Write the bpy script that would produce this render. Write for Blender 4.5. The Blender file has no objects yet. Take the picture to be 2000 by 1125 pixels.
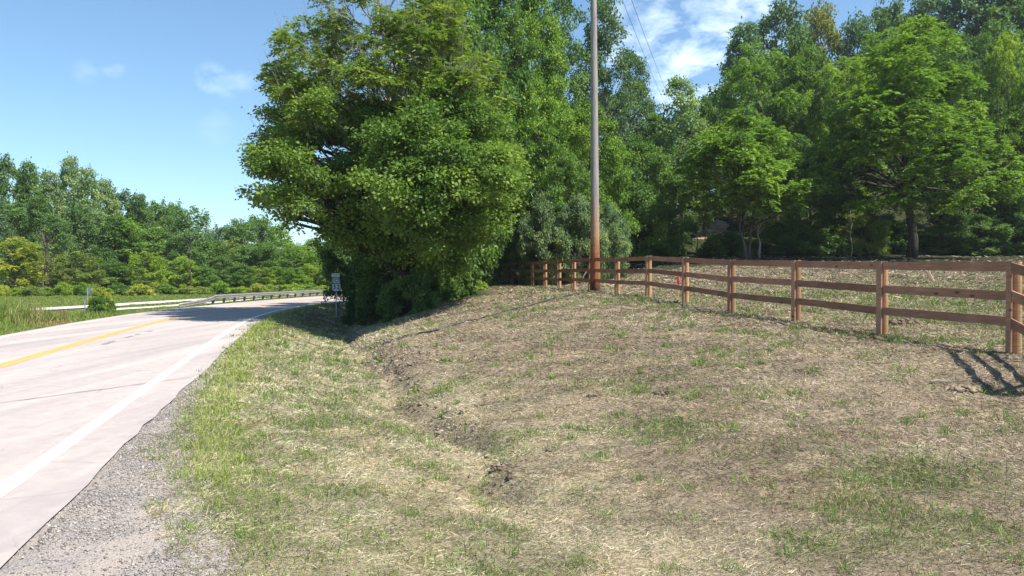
import bpy, math, random
import numpy as np
from mathutils import Vector, Matrix
random.seed(7)
RNG = np.random.default_rng(7)
scene = bpy.context.scene
COL = scene.collection
R = math.radians
CAM_H = 1.6
F = 1540.0
HY = 545.0

def W(px, py, d):
    return np.array([(px - 1000) / F * d, d, CAM_H + (HY - py) / F * d])

# ------------------------------------------------------------------ helpers
def tag(o, label=None, cat=None, group=None, kind=None):
    if label: o['label'] = label
    if cat: o['category'] = cat
    if group: o['group'] = group
    if kind: o['kind'] = kind
    return o

def link(o, parent=None):
    COL.objects.link(o)
    if parent is not None: o.parent = parent
    return o

def empty(name, loc=(0, 0, 0), rz=0.0, sc=1.0):
    o = bpy.data.objects.new(name, None)
    o.empty_display_size = 0.2
    COL.objects.link(o)
    o.location = Vector([float(v) for v in loc]); o.rotation_euler = (0, 0, rz)
    o.scale = (sc, sc, sc) if not hasattr(sc, '__len__') else sc
    return o

def np_mesh(name, verts, faces, mat=None, fattr=None, vattr=None, fcol=None, smooth=False):
    """faces: (M,k) int array"""
    verts = np.asarray(verts, np.float32); faces = np.asarray(faces, np.int32)
    M, k = faces.shape
    me = bpy.data.meshes.new(name)
    me.vertices.add(len(verts)); me.vertices.foreach_set('co', verts.ravel())
    me.loops.add(M * k); me.loops.foreach_set('vertex_index', faces.ravel())
    me.polygons.add(M); me.polygons.foreach_set('loop_start', np.arange(0, M * k, k, dtype=np.int32))
    if smooth: me.polygons.foreach_set('use_smooth', np.ones(M, dtype=bool))
    me.update(calc_edges=True)
    for nm, a in (fattr or {}).items():
        at = me.attributes.new(nm, 'FLOAT', 'FACE'); at.data.foreach_set('value', np.asarray(a, np.float32))
    for nm, a in (vattr or {}).items():
        at = me.attributes.new(nm, 'FLOAT', 'POINT'); at.data.foreach_set('value', np.asarray(a, np.float32))
    if fcol is not None:
        at = me.attributes.new('col', 'FLOAT_COLOR', 'FACE')
        c = np.ones((M, 4), np.float32); c[:, :3] = fcol
        at.data.foreach_set('color', c.ravel())
    if mat is not None: me.materials.append(mat)
    return me

def mobj(name, me, parent=None):
    return link(bpy.data.objects.new(name, me), parent)

class MB:
    """collects simple solids into one mesh"""
    def __init__(s): s.v = []; s.f = []
    def add(s, vs, fs):
        n = len(s.v); s.v += [tuple(float(c) for c in v) for v in vs]; s.f += [tuple(i + n for i in f) for f in fs]
    def box(s, c, size, rz=0.0, M=None):
        x, y, z = [d / 2 for d in size]
        vs = [(-x, -y, -z), (x, -y, -z), (x, y, -z), (-x, y, -z), (-x, -y, z), (x, -y, z), (x, y, z), (-x, y, z)]
        m = M if M is not None else Matrix.Rotation(rz, 3, 'Z')
        s.add([m @ Vector(v) + Vector(c) for v in vs], [(0, 3, 2, 1), (4, 5, 6, 7), (0, 1, 5, 4), (1, 2, 6, 5), (2, 3, 7, 6), (3, 0, 4, 7)])
    def beam(s, a, b, w, h, segs=1, wob=0.0, up=Vector((0, 0, 1))):
        """board from a to b: w thick (horizontal), h high; slightly irregular"""
        a = Vector(a); b = Vector(b); d = (b - a).normalized()
        side = d.cross(up).normalized(); u2 = side.cross(d)
        rings = []
        for i in range(segs + 1):
            t = i / segs; p = a.lerp(b, t)
            o = Vector((0, 0, random.uniform(-wob, wob))) if 0 < i < segs else Vector((0, 0, 0))
            p = p + o
            rings.append([p - side * w / 2 - u2 * h / 2, p + side * w / 2 - u2 * h / 2, p + side * w / 2 + u2 * h / 2, p - side * w / 2 + u2 * h / 2])
        vs = [v for r in rings for v in r]; fs = []
        for i in range(segs):
            o = i * 4
            for j in range(4): fs.append((o + j, o + (j + 1) % 4, o + 4 + (j + 1) % 4, o + 4 + j))
        fs.append((0, 3, 2, 1)); e = segs * 4; fs.append((e, e + 1, e + 2, e + 3))
        s.add(vs, fs)
    def tube(s, pts, rad, n=8, cap=True):
        pts = [Vector(p) for p in pts]
        rings = []
        for i, p in enumerate(pts):
            a = pts[max(i - 1, 0)]; b = pts[min(i + 1, len(pts) - 1)]
            d = (b - a).normalized()
            ref = Vector((1, 0, 0)) if abs(d.x) < 0.9 else Vector((0, 1, 0))
            u = d.cross(ref).normalized(); w = d.cross(u)
            r = rad[i] if hasattr(rad, '__len__') else rad
            rings.append([p + (u * math.cos(k * 2 * math.pi / n) + w * math.sin(k * 2 * math.pi / n)) * r for k in range(n)])
        vs = [v for r in rings for v in r]; fs = []
        for i in range(len(pts) - 1):
            for k in range(n):
                fs.append((i * n + k, i * n + (k + 1) % n, (i + 1) * n + (k + 1) % n, (i + 1) * n + k))
        if cap:
            fs.append(tuple(range(n - 1, -1, -1))); e = (len(pts) - 1) * n; fs.append(tuple(e + k for k in range(n)))
        s.add(vs, fs)
    def build(s, name, mat, parent=None, smooth=False, bevel=0):
        me = bpy.data.meshes.new(name); me.from_pydata(s.v, [], s.f)
        if mat: me.materials.append(mat)
        if smooth: me.polygons.foreach_set('use_smooth', [True] * len(me.polygons))
        o = mobj(name, me, parent)
        if bevel:
            md = o.modifiers.new('bevel', 'BEVEL'); md.width = bevel; md.segments = 2; md.limit_method = 'ANGLE'
        return o

# value noise (numpy)
def _hash(ix, iy, s):
    h = (ix.astype(np.int64) * 374761393 + iy.astype(np.int64) * 668265263 + s * 1442695041) & 0x7fffffff
    h = ((h ^ (h >> 13)) * 1274126177) & 0x7fffffff
    return ((h ^ (h >> 16)) & 0xffff) / 65535.0
def vnoise(x, y, s=0):
    x = np.asarray(x, float); y = np.asarray(y, float)
    ix = np.floor(x); iy = np.floor(y); fx = x - ix; fy = y - iy
    fx = fx * fx * (3 - 2 * fx); fy = fy * fy * (3 - 2 * fy)
    a = _hash(ix, iy, s); b = _hash(ix + 1, iy, s); c = _hash(ix, iy + 1, s); d = _hash(ix + 1, iy + 1, s)
    return (a * (1 - fx) + b * fx) * (1 - fy) + (c * (1 - fx) + d * fx) * fy
def fbm(x, y, s=0, o=4):
    v = 0; a = .5; t = 0
    for i in range(o):
        v = v + a * vnoise(x * 2 ** i + 17.3 * i, y * 2 ** i - 9.1 * i, s + i); t += a; a *= .5
    return v / t
def sstep(a, b, x):
    t = np.clip((x - a) / (b - a), 0, 1); return t * t * (3 - 2 * t)

# ------------------------------------------------------------------ materials
def new_mat(name):
    m = bpy.data.materials.new(name); m.use_nodes = True
    nt = m.node_tree; nt.nodes.clear()
    out = nt.nodes.new('ShaderNodeOutputMaterial')
    return m, nt, out
class NT:
    def __init__(s, nt): s.nt = nt
    def n(s, t, **kw):
        nd = s.nt.nodes.new(t)
        for k, v in kw.items():
            if k.startswith('i_'):
                key = k[2:]
                key = int(key) if key.isdigit() else key.replace('_', ' ')
                s.set(nd.inputs[key], v)
            else: setattr(nd, k, v)
        return nd
    def set(s, sock, v):
        if isinstance(v, bpy.types.NodeSocket): s.nt.links.new(v, sock)
        else: sock.default_value = v
    def ramp(s, fac, stops, interp='LINEAR'):
        nd = s.nt.nodes.new('ShaderNodeValToRGB'); cr = nd.color_ramp; cr.interpolation = interp
        while len(cr.elements) < len(stops): cr.elements.new(0.5)
        for e, (p, c) in zip(cr.elements, stops):
            e.position = p; e.color = (c[0], c[1], c[2], 1) if hasattr(c, '__len__') else (c, c, c, 1)
        s.nt.links.new(fac, nd.inputs[0]); return nd.outputs[0]
    def mix(s, fac, a, b, mode='MIX'):
        nd = s.nt.nodes.new('ShaderNodeMix'); nd.data_type = 'RGBA'; nd.blend_type = mode
        s.set(nd.inputs[0], fac)
        for i, v in ((6, a), (7, b)):
            if isinstance(v, bpy.types.NodeSocket): s.nt.links.new(v, nd.inputs[i])
            else: nd.inputs[i].default_value = (v[0], v[1], v[2], 1)
        return nd.outputs[2]
    def math(s, op, a, b=0.0, clamp=False):
        nd = s.nt.nodes.new('ShaderNodeMath'); nd.operation = op; nd.use_clamp = clamp
        s.set(nd.inputs[0], a); s.set(nd.inputs[1], b); return nd.outputs[0]
    def noise(s, vec, scale, detail=4, rough=.55, dist=0.0):
        nd = s.n('ShaderNodeTexNoise'); s.set(nd.inputs['Vector'], vec)
        nd.inputs['Scale'].default_value = scale; nd.inputs['Detail'].default_value = detail
        nd.inputs['Roughness'].default_value = rough; nd.inputs['Distortion'].default_value = dist
        return nd.outputs[0]
    def map(s, vec, scale=(1, 1, 1), loc=(0, 0, 0), rot=(0, 0, 0)):
        nd = s.n('ShaderNodeMapping'); s.set(nd.inputs[0], vec)
        nd.inputs['Scale'].default_value = scale; nd.inputs['Location'].default_value = loc; nd.inputs['Rotation'].default_value = rot
        return nd.outputs[0]
    def attr(s, name, out='Fac'):
        nd = s.n('ShaderNodeAttribute', attribute_name=name); return nd.outputs[out]
    def bump(s, h, strength=.5, dist=.02):
        nd = s.n('ShaderNodeBump'); s.set(nd.inputs['Height'], h); nd.inputs['Strength'].default_value = strength
        nd.inputs['Distance'].default_value = dist; return nd.outputs[0]
    def bsdf(s, out, color, rough=.8, normal=None, spec=.3, metal=0.0):
        b = s.n('ShaderNodeBsdfPrincipled')
        if isinstance(color, bpy.types.NodeSocket): s.nt.links.new(color, b.inputs['Base Color'])
        else: b.inputs['Base Color'].default_value = (*color, 1)
        s.set(b.inputs['Roughness'], rough); s.set(b.inputs['Metallic'], metal)
        b.inputs['Specular IOR Level'].default_value = spec
        if normal is not None: s.nt.links.new(normal, b.inputs['Normal'])
        s.nt.links.new(b.outputs[0], out.inputs[0]); return b

def leaf_material(name, transl=.30, rough=.6, spec=.14):
    m, nt, out = new_mat(name); N = NT(nt)
    oi = N.n('ShaderNodeObjectInfo')
    t = N.attr('tint')
    mul = N.ramp(t, [(0, (.55, .62, .6)), (.5, (1, 1, 1)), (1, (1.65, 1.4, 1.15))])
    c = N.mix(1.0, oi.outputs['Color'], mul, 'MULTIPLY')
    b = N.n('ShaderNodeBsdfPrincipled'); nt.links.new(c, b.inputs['Base Color'])
    b.inputs['Roughness'].default_value = rough; b.inputs['Specular IOR Level'].default_value = spec
    tr = N.n('ShaderNodeBsdfTranslucent')
    c2 = N.mix(1.0, c, (1.35, 1.55, .6), 'MULTIPLY'); nt.links.new(c2, tr.inputs[0])
    ms = N.n('ShaderNodeMixShader'); ms.inputs[0].default_value = transl
    nt.links.new(b.outputs[0], ms.inputs[1]); nt.links.new(tr.outputs[0], ms.inputs[2])
    nt.links.new(ms.outputs[0], out.inputs[0]); return m
M_leaf = leaf_material('leaf')

def grass_material(name, transl=.3):
    m, nt, out = new_mat(name); N = NT(nt)
    c = N.attr('col', 'Color')
    b = N.n('ShaderNodeBsdfPrincipled'); nt.links.new(c, b.inputs['Base Color'])
    b.inputs['Roughness'].default_value = .6; b.inputs['Specular IOR Level'].default_value = .25
    tr = N.n('ShaderNodeBsdfTranslucent'); nt.links.new(c, tr.inputs[0])
    ms = N.n('ShaderNodeMixShader'); ms.inputs[0].default_value = transl
    nt.links.new(b.outputs[0], ms.inputs[1]); nt.links.new(tr.outputs[0], ms.inputs[2])
    nt.links.new(ms.outputs[0], out.inputs[0]); return m
M_grass = grass_material('grass_blade')
M_straw = grass_material('straw', .1)

def bark_material(name, c1, c2, scale=6):
    m, nt, out = new_mat(name); N = NT(nt)
    tc = N.n('ShaderNodeTexCoord').outputs['Object']
    v = N.map(tc, (1, 1, .18))
    n = N.noise(v, scale, 6, .65)
    c = N.ramp(n, [(.3, c1), (.7, c2)])
    N.bsdf(out, c, .9, N.bump(n, .8, .04), .1); return m
M_bark = bark_material('bark_grey', (.045, .037, .03), (.16, .135, .11))
M_barkd = bark_material('bark_dark', (.025, .02, .016), (.085, .07, .055))
M_barkp = bark_material('bark_pale', (.17, .15, .12), (.36, .33, .28))

def paint(name, col, rough=.5, metal=0.0, spec=.4, var=.15, scale=8):
    m, nt, out = new_mat(name); N = NT(nt)
    tc = N.n('ShaderNodeTexCoord').outputs['Object']
    n = N.noise(tc, scale, 5, .6)
    c = N.ramp(n, [(.25, [x * (1 - var) for x in col]), (.75, [min(1, x * (1 + var)) for x in col])])
    N.bsdf(out, c, rough, None, spec, metal); return m

# ------------------------------------------------------------------ road frame and terrain
_yt = np.arange(-60, 420, .25)
_kp = np.array([(-60, 13.9), (5.94, -3.86), (18.25, -7.18), (29.7, -10.15), (36.4, -11.55), (42, -12.2), (48.3, -12.6), (56.6, -12.75), (70, -12.4),
                (85, -11.2), (100, -9.2), (120, -5.4), (150, 2.5), (200, 20), (300, 68), (420, 140)])
_xt = np.interp(_yt, _kp[:, 0], _kp[:, 1])
_k = np.exp(-.5 * (np.arange(-60, 61) * .25 / 4.0) ** 2); _k /= _k.sum()
_xt = np.convolve(np.pad(_xt, 60, mode='reflect', reflect_type='odd'), _k, 'valid')
_dx = np.gradient(_xt, _yt)
def xw(y): return np.interp(y, _yt, _xt)
def slope(y): return np.interp(y, _yt, _dx)
def uoff(x, y):
    return (x - xw(y)) / np.sqrt(1 + slope(y) ** 2)
def road_pt(y, u):
    """point at offset u to the right of the white line"""
    s = slope(y); n = np.sqrt(1 + s * s)
    return xw(y) + u / n, y - u * s / n

_zf = np.array([(-40, 0.0), (0, .0), (5, .1), (9, .25), (11.7, .5), (14.6, .56), (17.5, .67), (20.4, .75), (23.3, .87), (26.2, .98), (31.5, 1.1), (37.8, 1.1),
                (43.6, 1.16), (49.4, 1.26), (60, 1.6), (100, 2.5), (400, 6)])
_dd = np.array([(-40, -.1), (3, -.13), (6, -.2), (10, -.3), (16, -.42), (24, -.55), (30, -.65), (40, -.72), (80, -.6), (400, -.5)])
UG = np.array([(-40, 2.4), (2, 2.1), (4.25, 1.75), (6.66, 1.12), (9, .95), (11.5, .8), (15, .62), (20, .56), (26, .5), (60, .45), (420, .45)])
def ug(y):
    return np.interp(y, UG[:, 0], UG[:, 1])
def softplus(x, k=1.0):
    return np.where(x / k > 30, x, k * np.log1p(np.exp(np.minimum(x / k, 30))))
def ground(x, y, detail=True):
    x = np.asarray(x, float); y = np.asarray(y, float)
    u = uoff(x, y)
    Zf = np.interp(y, _zf[:, 0], _zf[:, 1]); D = np.interp(y, _dd[:, 0], _dd[:, 1])
    verge = -.02 + (D + .02) * sstep(.4, 3.7, u) ** 1.2
    t = np.clip((u - 3.7) / 8.8, 0, 1)
    bank = D + (Zf - D) * (1 - (1 - t) ** 1.9)
    v = u - 12.5
    fld = .5 + .056 * (y - 12)
    fld = np.maximum(fld, -.2)
    bank = bank + sstep(0, 14, v) * (fld - Zf)
    z = np.where(u < 3.7, verge, bank)
    # rill of the ditch and its cut bank
    wig = .14 * np.sin(y * .9) + .10 * np.sin(y * 2.3 + 1) + .3 * (fbm(y * .7, y * 0 + 3, 77, 3) - .5)
    z = z - (.10 + .10 * fbm(y * 1.1, y * 0, 78, 2)) * np.exp(-((u - 3.78 - wig) / .22) ** 2) * sstep(4, 8, y) * (1 - sstep(60, 80, y))
    z = z + .06 * sstep(3.8, 4.15, u - wig) * (1 - sstep(4.4, 6.4, u - wig)) * sstep(4, 7, y) * (1 - sstep(15, 20, y)) * sstep(.35, .6, fbm(y * .9, y * 0 + 9, 79, 2))
    cut = sstep(13, 16, y) * (1 - sstep(22, 26, y))
    z = z + .1 * cut * np.exp(-((u - 4.45) / .4) ** 2)
    # hill to the right / far
    a = y - 57; b = u - 8
    m = np.where(a < b, a, b); m = -softplus(-m, 3) if False else np.minimum(a, b)
    h = softplus(m - 2, 4.0)
    z = z + .17 * h + .20 * softplus(h - 16, 2.5)
    # left side
    left = -.05 - .12 * sstep(-6.3, -9, u)
    z = np.where(u < -6.0, left, z)
    z = z + .10 * softplus(-x - 62, 6) * (u < -20)
    under = (u > -6.15) & (u < .62)
    z = np.where(under, -.05, z)
    if detail:
        am = np.where((u > .9), sstep(.9, 2.2, u), 0) + np.where(u < -6.4, 1.0, 0)
        z = z + am * ((fbm(x * .8, y * .8, 3, 3) - .5) * .06 + (fbm(x * 3.1, y * 3.1, 11, 3) - .5) * .085)
        ck = cut * np.exp(-((u - 4.5) / .7) ** 2) + .5 * np.exp(-((u - 3.95) / .35) ** 2) * sstep(5, 7, y) * (1 - sstep(20, 26, y))
        z = z + ck * (fbm(x * 6, y * 6, 31, 3) - .5) * .22
    return z
def G(x, y):
    return float(ground(np.array([x]), np.array([y]))[0])

def sinh_axis(c, a, lo, hi, n):
    t0 = math.asinh((lo - c) / a); t1 = math.asinh((hi - c) / a)
    return c + a * np.sinh(np.linspace(t0, t1, n))
gx = sinh_axis(0, 7.0, -420, 420, 760); gy = sinh_axis(7, 7.0, -40, 520, 620)
GX, GY = np.meshgrid(gx, gy); X = GX.ravel(); Y = GY.ravel()
U = uoff(X, Y)
Z = ground(X, Y)
nx, ny = len(gx), len(gy)
idx = np.arange(nx * ny).reshape(ny, nx)
gf = np.stack([idx[:-1, :-1], idx[:-1, 1:], idx[1:, 1:], idx[1:, :-1]], -1).reshape(-1, 4)
# masks with a place of their own
def green_mask(x, y):
    u = uoff(x, y)
    n = fbm(x * .7, y * .7, 5, 4)
    n2 = fbm(x * 2.3, y * 2.3, 9, 3)
    g = sstep(.52, .68, n * .6 + n2 * .4) * .55
    edge = np.exp(-((u - ug(y) - .3) / .48) ** 2) * sstep(4.0, 6, y)
    g = np.maximum(g, edge)
    verge = (1 - sstep(3.0, 4.2, u)) * sstep(.5, 1.0, u)
    g = np.maximum(g, verge * (.20 + .55 * sstep(.48, .62, n2)))
    fencel = np.exp(-((u - 12.3) / .35) ** 2) * .4 * sstep(.4, .6, n2)
    g = np.maximum(g, fencel)
    field = sstep(13, 16, u) * (.35 + .4 * sstep(.45, .6, n)) * (1 - sstep(24, 34, y))
    g = np.maximum(g, field)
    # tufts seen on the bank
    for (px, py, d, r) in ((1300, 755, 8.6, .55), (1700, 960, 5.6, .4), (1600, 1015, 5.0, .22), (1800, 880, 6.4, .5)):
        q = W(px, py, d)
        g = np.maximum(g, np.exp(-(((x - q[0]) ** 2 + (y - q[1]) ** 2) / r ** 2)) * 1.0)
    return np.clip(g, 0, 1)
def dirt_mask(x, y):
    u = uoff(x, y)
    cut = sstep(13, 16, y) * (1 - sstep(22, 26, y)) * np.exp(-((u - 4.5) / .55) ** 2)
    rill = np.exp(-((u - 3.9) / .22) ** 2) * sstep(7, 12, y) * .45
    n = fbm(x * 1.6, y * 1.6, 21, 3)
    spots = sstep(.63, .74, n) * sstep(4, 6, u) * .8
    return np.clip(np.maximum(np.maximum(cut * 1.0, rill), spots), 0, 1)
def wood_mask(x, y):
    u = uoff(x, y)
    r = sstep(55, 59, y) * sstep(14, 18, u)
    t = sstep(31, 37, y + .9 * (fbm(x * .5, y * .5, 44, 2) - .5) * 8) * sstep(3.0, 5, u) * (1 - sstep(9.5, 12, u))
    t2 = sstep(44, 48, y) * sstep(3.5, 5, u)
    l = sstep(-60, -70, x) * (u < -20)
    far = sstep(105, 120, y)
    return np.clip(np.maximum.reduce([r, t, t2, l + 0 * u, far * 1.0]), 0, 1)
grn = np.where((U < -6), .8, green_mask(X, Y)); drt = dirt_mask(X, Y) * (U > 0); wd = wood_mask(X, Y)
grav = (1 - sstep(-.15, .35, U - ug(Y))) * (U > 0) + np.exp(-((U + 6.2) / .2) ** 2)
bankm = sstep(3.6, 6.5, U)

def ground_material():
    m, nt, out = new_mat('mown_ground'); N = NT(nt)
    P = N.n('ShaderNodeNewGeometry').outputs['Position']
    big = N.noise(P, .55, 5, .6); mid = N.noise(P, 3.2, 6, .65); fine = N.noise(P, 26, 6, .7)
    vf = N.noise(N.map(P, (1, 1, 1)), 90, 4, .7)
    straw = N.ramp(fine, [(.3, (.17, .135, .08)), (.5, (.30, .25, .165)), (.72, (.44, .38, .26))])
    brown = N.ramp(fine, [(.3, (.11, .08, .057)), (.52, (.22, .165, .12)), (.75, (.34, .265, .19))])
    base = N.mix(N.math('MULTIPLY', N.attr('bank'), .75), straw, brown)
    green = N.ramp(fine, [(.3, (.05, .075, .018)), (.55, (.11, .15, .04)), (.8, (.2, .24, .08))])
    gm = N.math('MULTIPLY', N.attr('green'), N.ramp(mid, [(.35, .25), (.62, 1.0)]), True)
    c = N.mix(gm, base, green)
    dirt = N.ramp(fine, [(.3, (.09, .064, .05)), (.55, (.18, .13, .098)), (.8, (.28, .21, .16))])
    dm = N.math('MULTIPLY', N.attr('dirt'), N.ramp(mid, [(.3, .35), (.6, 1.0)]), True)
    c = N.mix(dm, c, dirt)
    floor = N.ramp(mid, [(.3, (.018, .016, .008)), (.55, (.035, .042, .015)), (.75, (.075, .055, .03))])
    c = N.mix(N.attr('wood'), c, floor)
    gv = N.ramp(vf, [(.3, (.09, .08, .075)), (.5, (.23, .2, .18)), (.7, (.4, .36, .33))])
    c = N.mix(N.attr('gravel'), c, gv)
    c = N.mix(1.0, c, N.ramp(big, [(.3, (.82, .82, .82)), (.7, (1.15, 1.13, 1.1))]), 'MULTIPLY')
    h = N.math('ADD', N.math('MULTIPLY', fine, .7), N.math('MULTIPLY', mid, .6))
    N.bsdf(out, c, .95, N.bump(h, .9, .04), .1); return m
M_ground = ground_material()
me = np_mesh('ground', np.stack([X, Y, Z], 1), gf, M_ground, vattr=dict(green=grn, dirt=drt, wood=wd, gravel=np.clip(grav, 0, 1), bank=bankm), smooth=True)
tag(mobj('ground', me), 'mown bank, verge and wooded hillside', None, None, 'structure')

# ------------------------------------------------------------------ road
def ribbon(name, ys, u0, u1, z, mat, nu=1, kind='structure', label=None, zfun=None, wob=0):
    us = np.linspace(0, 1, nu + 1)
    V = []
    for y in ys:
        a = u0(y) if callable(u0) else u0; b = u1(y) if callable(u1) else u1
        for t in us:
            u = a + (b - a) * t
            x, yy = road_pt(y, u); zz = z if zfun is None else zfun(x, yy, u) + z
            V.append((float(x), float(yy), float(zz)))
    n = nu + 1; Fc = []
    for i in range(len(ys) - 1):
        for j in range(nu):
            Fc.append((i * n + j, i * n + j + 1, (i + 1) * n + j + 1, (i + 1) * n + j))
    o = mobj(name, np_mesh(name, V, Fc, mat, smooth=True)); tag(o, label, None, None, kind); return o

def asphalt_mat():
    m, nt, out = new_mat('old_asphalt'); N = NT(nt)
    P = N.n('ShaderNodeNewGeometry').outputs['Position']
    fine = N.noise(P, 160, 3, .8); mid = N.noise(P, 5, 6, .65)
    lane = N.noise(N.map(P, (1.3, .09, 1), rot=(0, 0, R(-15))), 1.0, 4, .6)
    c = N.ramp(mid, [(.3, (.375, .325, .298)), (.7, (.445, .39, .355))])
    c = N.mix(1.0, c, N.ramp(lane, [(.3, (.76, .76, .79)), (.62, (1.06, 1.05, 1.04))]), 'MULTIPLY')
    c = N.mix(1.0, c, N.ramp(fine, [(.3, (.72, .72, .73)), (.55, (1.05, 1.05, 1.05)), (.75, (1.2, 1.18, 1.16))]), 'MULTIPLY')
    # hairline cracks
    vo = N.n('ShaderNodeTexVoronoi', feature='DISTANCE_TO_EDGE'); 
    dv = N.mix(.35, P, N.n('ShaderNodeTexNoise', i_Vector=P, i_Scale=1.7, i_Detail=5.0).outputs[1], 'ADD')
    nt.links.new(dv, vo.inputs['Vector']); vo.inputs['Scale'].default_value = .85
    cr = N.ramp(vo.outputs['Distance'], [(.0, 1.0), (.008, 0.0)])
    crm = N.math('MULTIPLY', cr, N.ramp(N.noise(P, .45, 4, .6), [(.48, 0.0), (.6, .6)]), True)
    c = N.mix(crm, c, (.10, .09, .085))
    N.bsdf(out, c, .9, N.bump(fine, .25, .006), .2); return m
M_asph = asphalt_mat()
ys = np.concatenate([np.arange(-30, 60, .5), np.arange(60, 240, 1.5)])
edge_j = lambda y: .56 + .05 * (float(vnoise(y * 2.1, 3, 4)) - .5) + .05 * (float(vnoise(y * .5, 7, 4)) - .5)
ribbon('road', ys, -6.05, edge_j, .0, M_asph, 10, label='pale worn two-lane asphalt road bending right')

def line_mat(name, c1, wear=.5):
    m, nt, out = new_mat(name); N = NT(nt)
    P = N.n('ShaderNodeNewGeometry').outputs['Position']
    n = N.noise(P, 28, 6, .75); big = N.noise(P, 1.5, 4, .6)
    w = N.math('ADD', N.math('MULTIPLY', n, .7), N.math('MULTIPLY', big, .3))
    c = N.ramp(w, [(wear - .22, (.34, .31, .29)), (wear - .1, c1), (1, [min(1, x * 1.1) for x in c1])])
    N.bsdf(out, c, .7, None, .3); return m
M_white = line_mat('road_paint_white', (.84, .83, .80), .60)
M_yel = line_mat('road_paint_yellow', (.62, .33, .065), .58)
ribbon('white_edge_line', ys, -.075, .075, .004, M_white, 1, label='white edge line along the near side of the road')
ribbon('yellow_line', ys, -3.29, -3.165, .004, M_yel, 1, label='right stripe of the double yellow centre line')
ribbon('yellow_line', ys, -3.125, -3.0, .004, M_yel, 1, label='left stripe of the double yellow centre line')
ribbon('white_edge_line', ys, -5.80, -5.70, .004, line_mat('road_paint_far', (.6, .58, .56), .6), 1, label='faint white edge line along the far side of the road')
# dark crack across the lane and patched dashes
M_crack = paint('crack_tar', (.2, .19, .19), .9, var=.3)
def strip3d(name, pts, w, mat, z=.004, label=None):
    V = []; pts = [np.array(p, float) for p in pts]
    for i, p in enumerate(pts):
        d = pts[min(i + 1, len(pts) - 1)] - pts[max(i - 1, 0)]; n = np.array([-d[1], d[0]]); n = n / np.linalg.norm(n)
        ww = w * random.uniform(.5, 1.3) / 2
        for s in (-1, 1):
            q = p + n * ww * s; V.append((q[0], q[1], z))
    Fc = [(2 * i, 2 * i + 1, 2 * i + 3, 2 * i + 2) for i in range(len(pts) - 1)]
    o = mobj(name, np_mesh(name, V, Fc, mat)); tag(o, label, None, None, 'structure'); return o
a, b = np.array([-5.2, 12.85]), np.array([-7.9, 7.6])
pp = [a + (b - a) * t + np.array([random.uniform(-.02, .02), random.uniform(-.03, .03)]) for t in np.linspace(0, 1, 40)]
strip3d('road_crack', pp, .026, M_crack, .008, 'thin dark crack crossing the near lane')
for (q0, q1) in (((202, 673), (222, 666)), ((245, 660), (258, 656)), ((265, 654), (272, 652)), ((288, 648), (296, 646))):
    A = W(*q0, CAM_H * F / (q0[1] - HY)); B = W(*q1, CAM_H * F / (q1[1] - HY))
    strip3d('road_scuff', [A[:2] + (B[:2] - A[:2]) * t for t in np.linspace(0, 1, 5)], .16, paint('scuff', (.2, .19, .2), .9), .004, 'dark scuff mark in the near lane')

# gravel shoulder sheet under the scattered stones
def gravel_mat():
    m, nt, out = new_mat('gravel_bed'); N = NT(nt)
    P = N.n('ShaderNodeNewGeometry').outputs['Position']
    vo = N.n('ShaderNodeTexVoronoi', i_Vector=P, i_Scale=75.0)
    big = N.noise(P, 2.3, 5, .6); f = N.noise(P, 60, 4, .7)
    c = N.mix(.5, N.ramp(f, [(.3, (.16, .14, .13)), (.7, (.36, .32, .29))]), N.ramp(N.math('FRACT', N.math('MULTIPLY', N.n('ShaderNodeSeparateColor', i_0=vo.outputs['Color']).outputs[0], 1.0)), [(0, (.14, .125, .12)), (1, (.42, .375, .345))]))
    sand = N.ramp(f, [(.3, (.29, .24, .20)), (.7, (.42, .36, .31))])
    c = N.mix(N.ramp(big, [(.42, 0.0), (.6, .85)]), c, sand)
    N.bsdf(out, c, .95, N.bump(vo.outputs['Distance'], .8, .012), .15); return m
ys2 = np.arange(-12, 22, .12)
ribbon('gravel_shoulder', ys2, lambda y: edge_j(y) - .02, lambda y: float(ug(y)) - .06 + .36 * (float(fbm(y * 1.9, 2, 8, 4)) - .5), .012, gravel_mat(), 8,
       label='grey gravel shoulder beside the pavement edge', zfun=lambda x, y, u: max(float(ground(np.array([x]), np.array([y]))[0]), -.035 if u < .75 else -9))

# side roads in the median left
M_conc = paint('pale_concrete', (.52, .47, .42), .9, var=.1, scale=2)
def flat_strip(name, pts, w, mat, label):
    pts = [np.array(p, float) for p in pts]; V = []
    for i, p in enumerate(pts):
        d = pts[min(i + 1, len(pts) - 1)] - pts[max(i - 1, 0)]; n = np.array([-d[1], d[0]]); n /= np.linalg.norm(n)
        for s in (-1, -.33, .33, 1):
            q = p + n * w / 2 * s; V.append((q[0], q[1], float(ground(q[0], q[1], False)) + .07))
    Fc = [(4 * i + j, 4 * i + j + 1, 4 * i + 5 + j, 4 * i + 4 + j) for i in range(len(pts) - 1) for j in range(3)]
    o = mobj(name, np_mesh(name, V, Fc, mat)); tag(o, label, None, None, 'structure')
def rel(ylist, du): return [np.array(road_pt(y, du(y))) for y in ylist]
flat_strip('side_road', [(-27, 43), (-26.3, 51), (-26, 64), (-25.6, 80), (-24.6, 100), (-20, 130)], 2.6, M_conc, 'pale side road beyond the grass median')
flat_strip('ramp_road', [(-22.6, 43.6), (-21.8, 49), (-21.5, 58), (-21.4, 70)], 1.7, M_conc, 'pale ramp strip nearer the guard rail')

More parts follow.
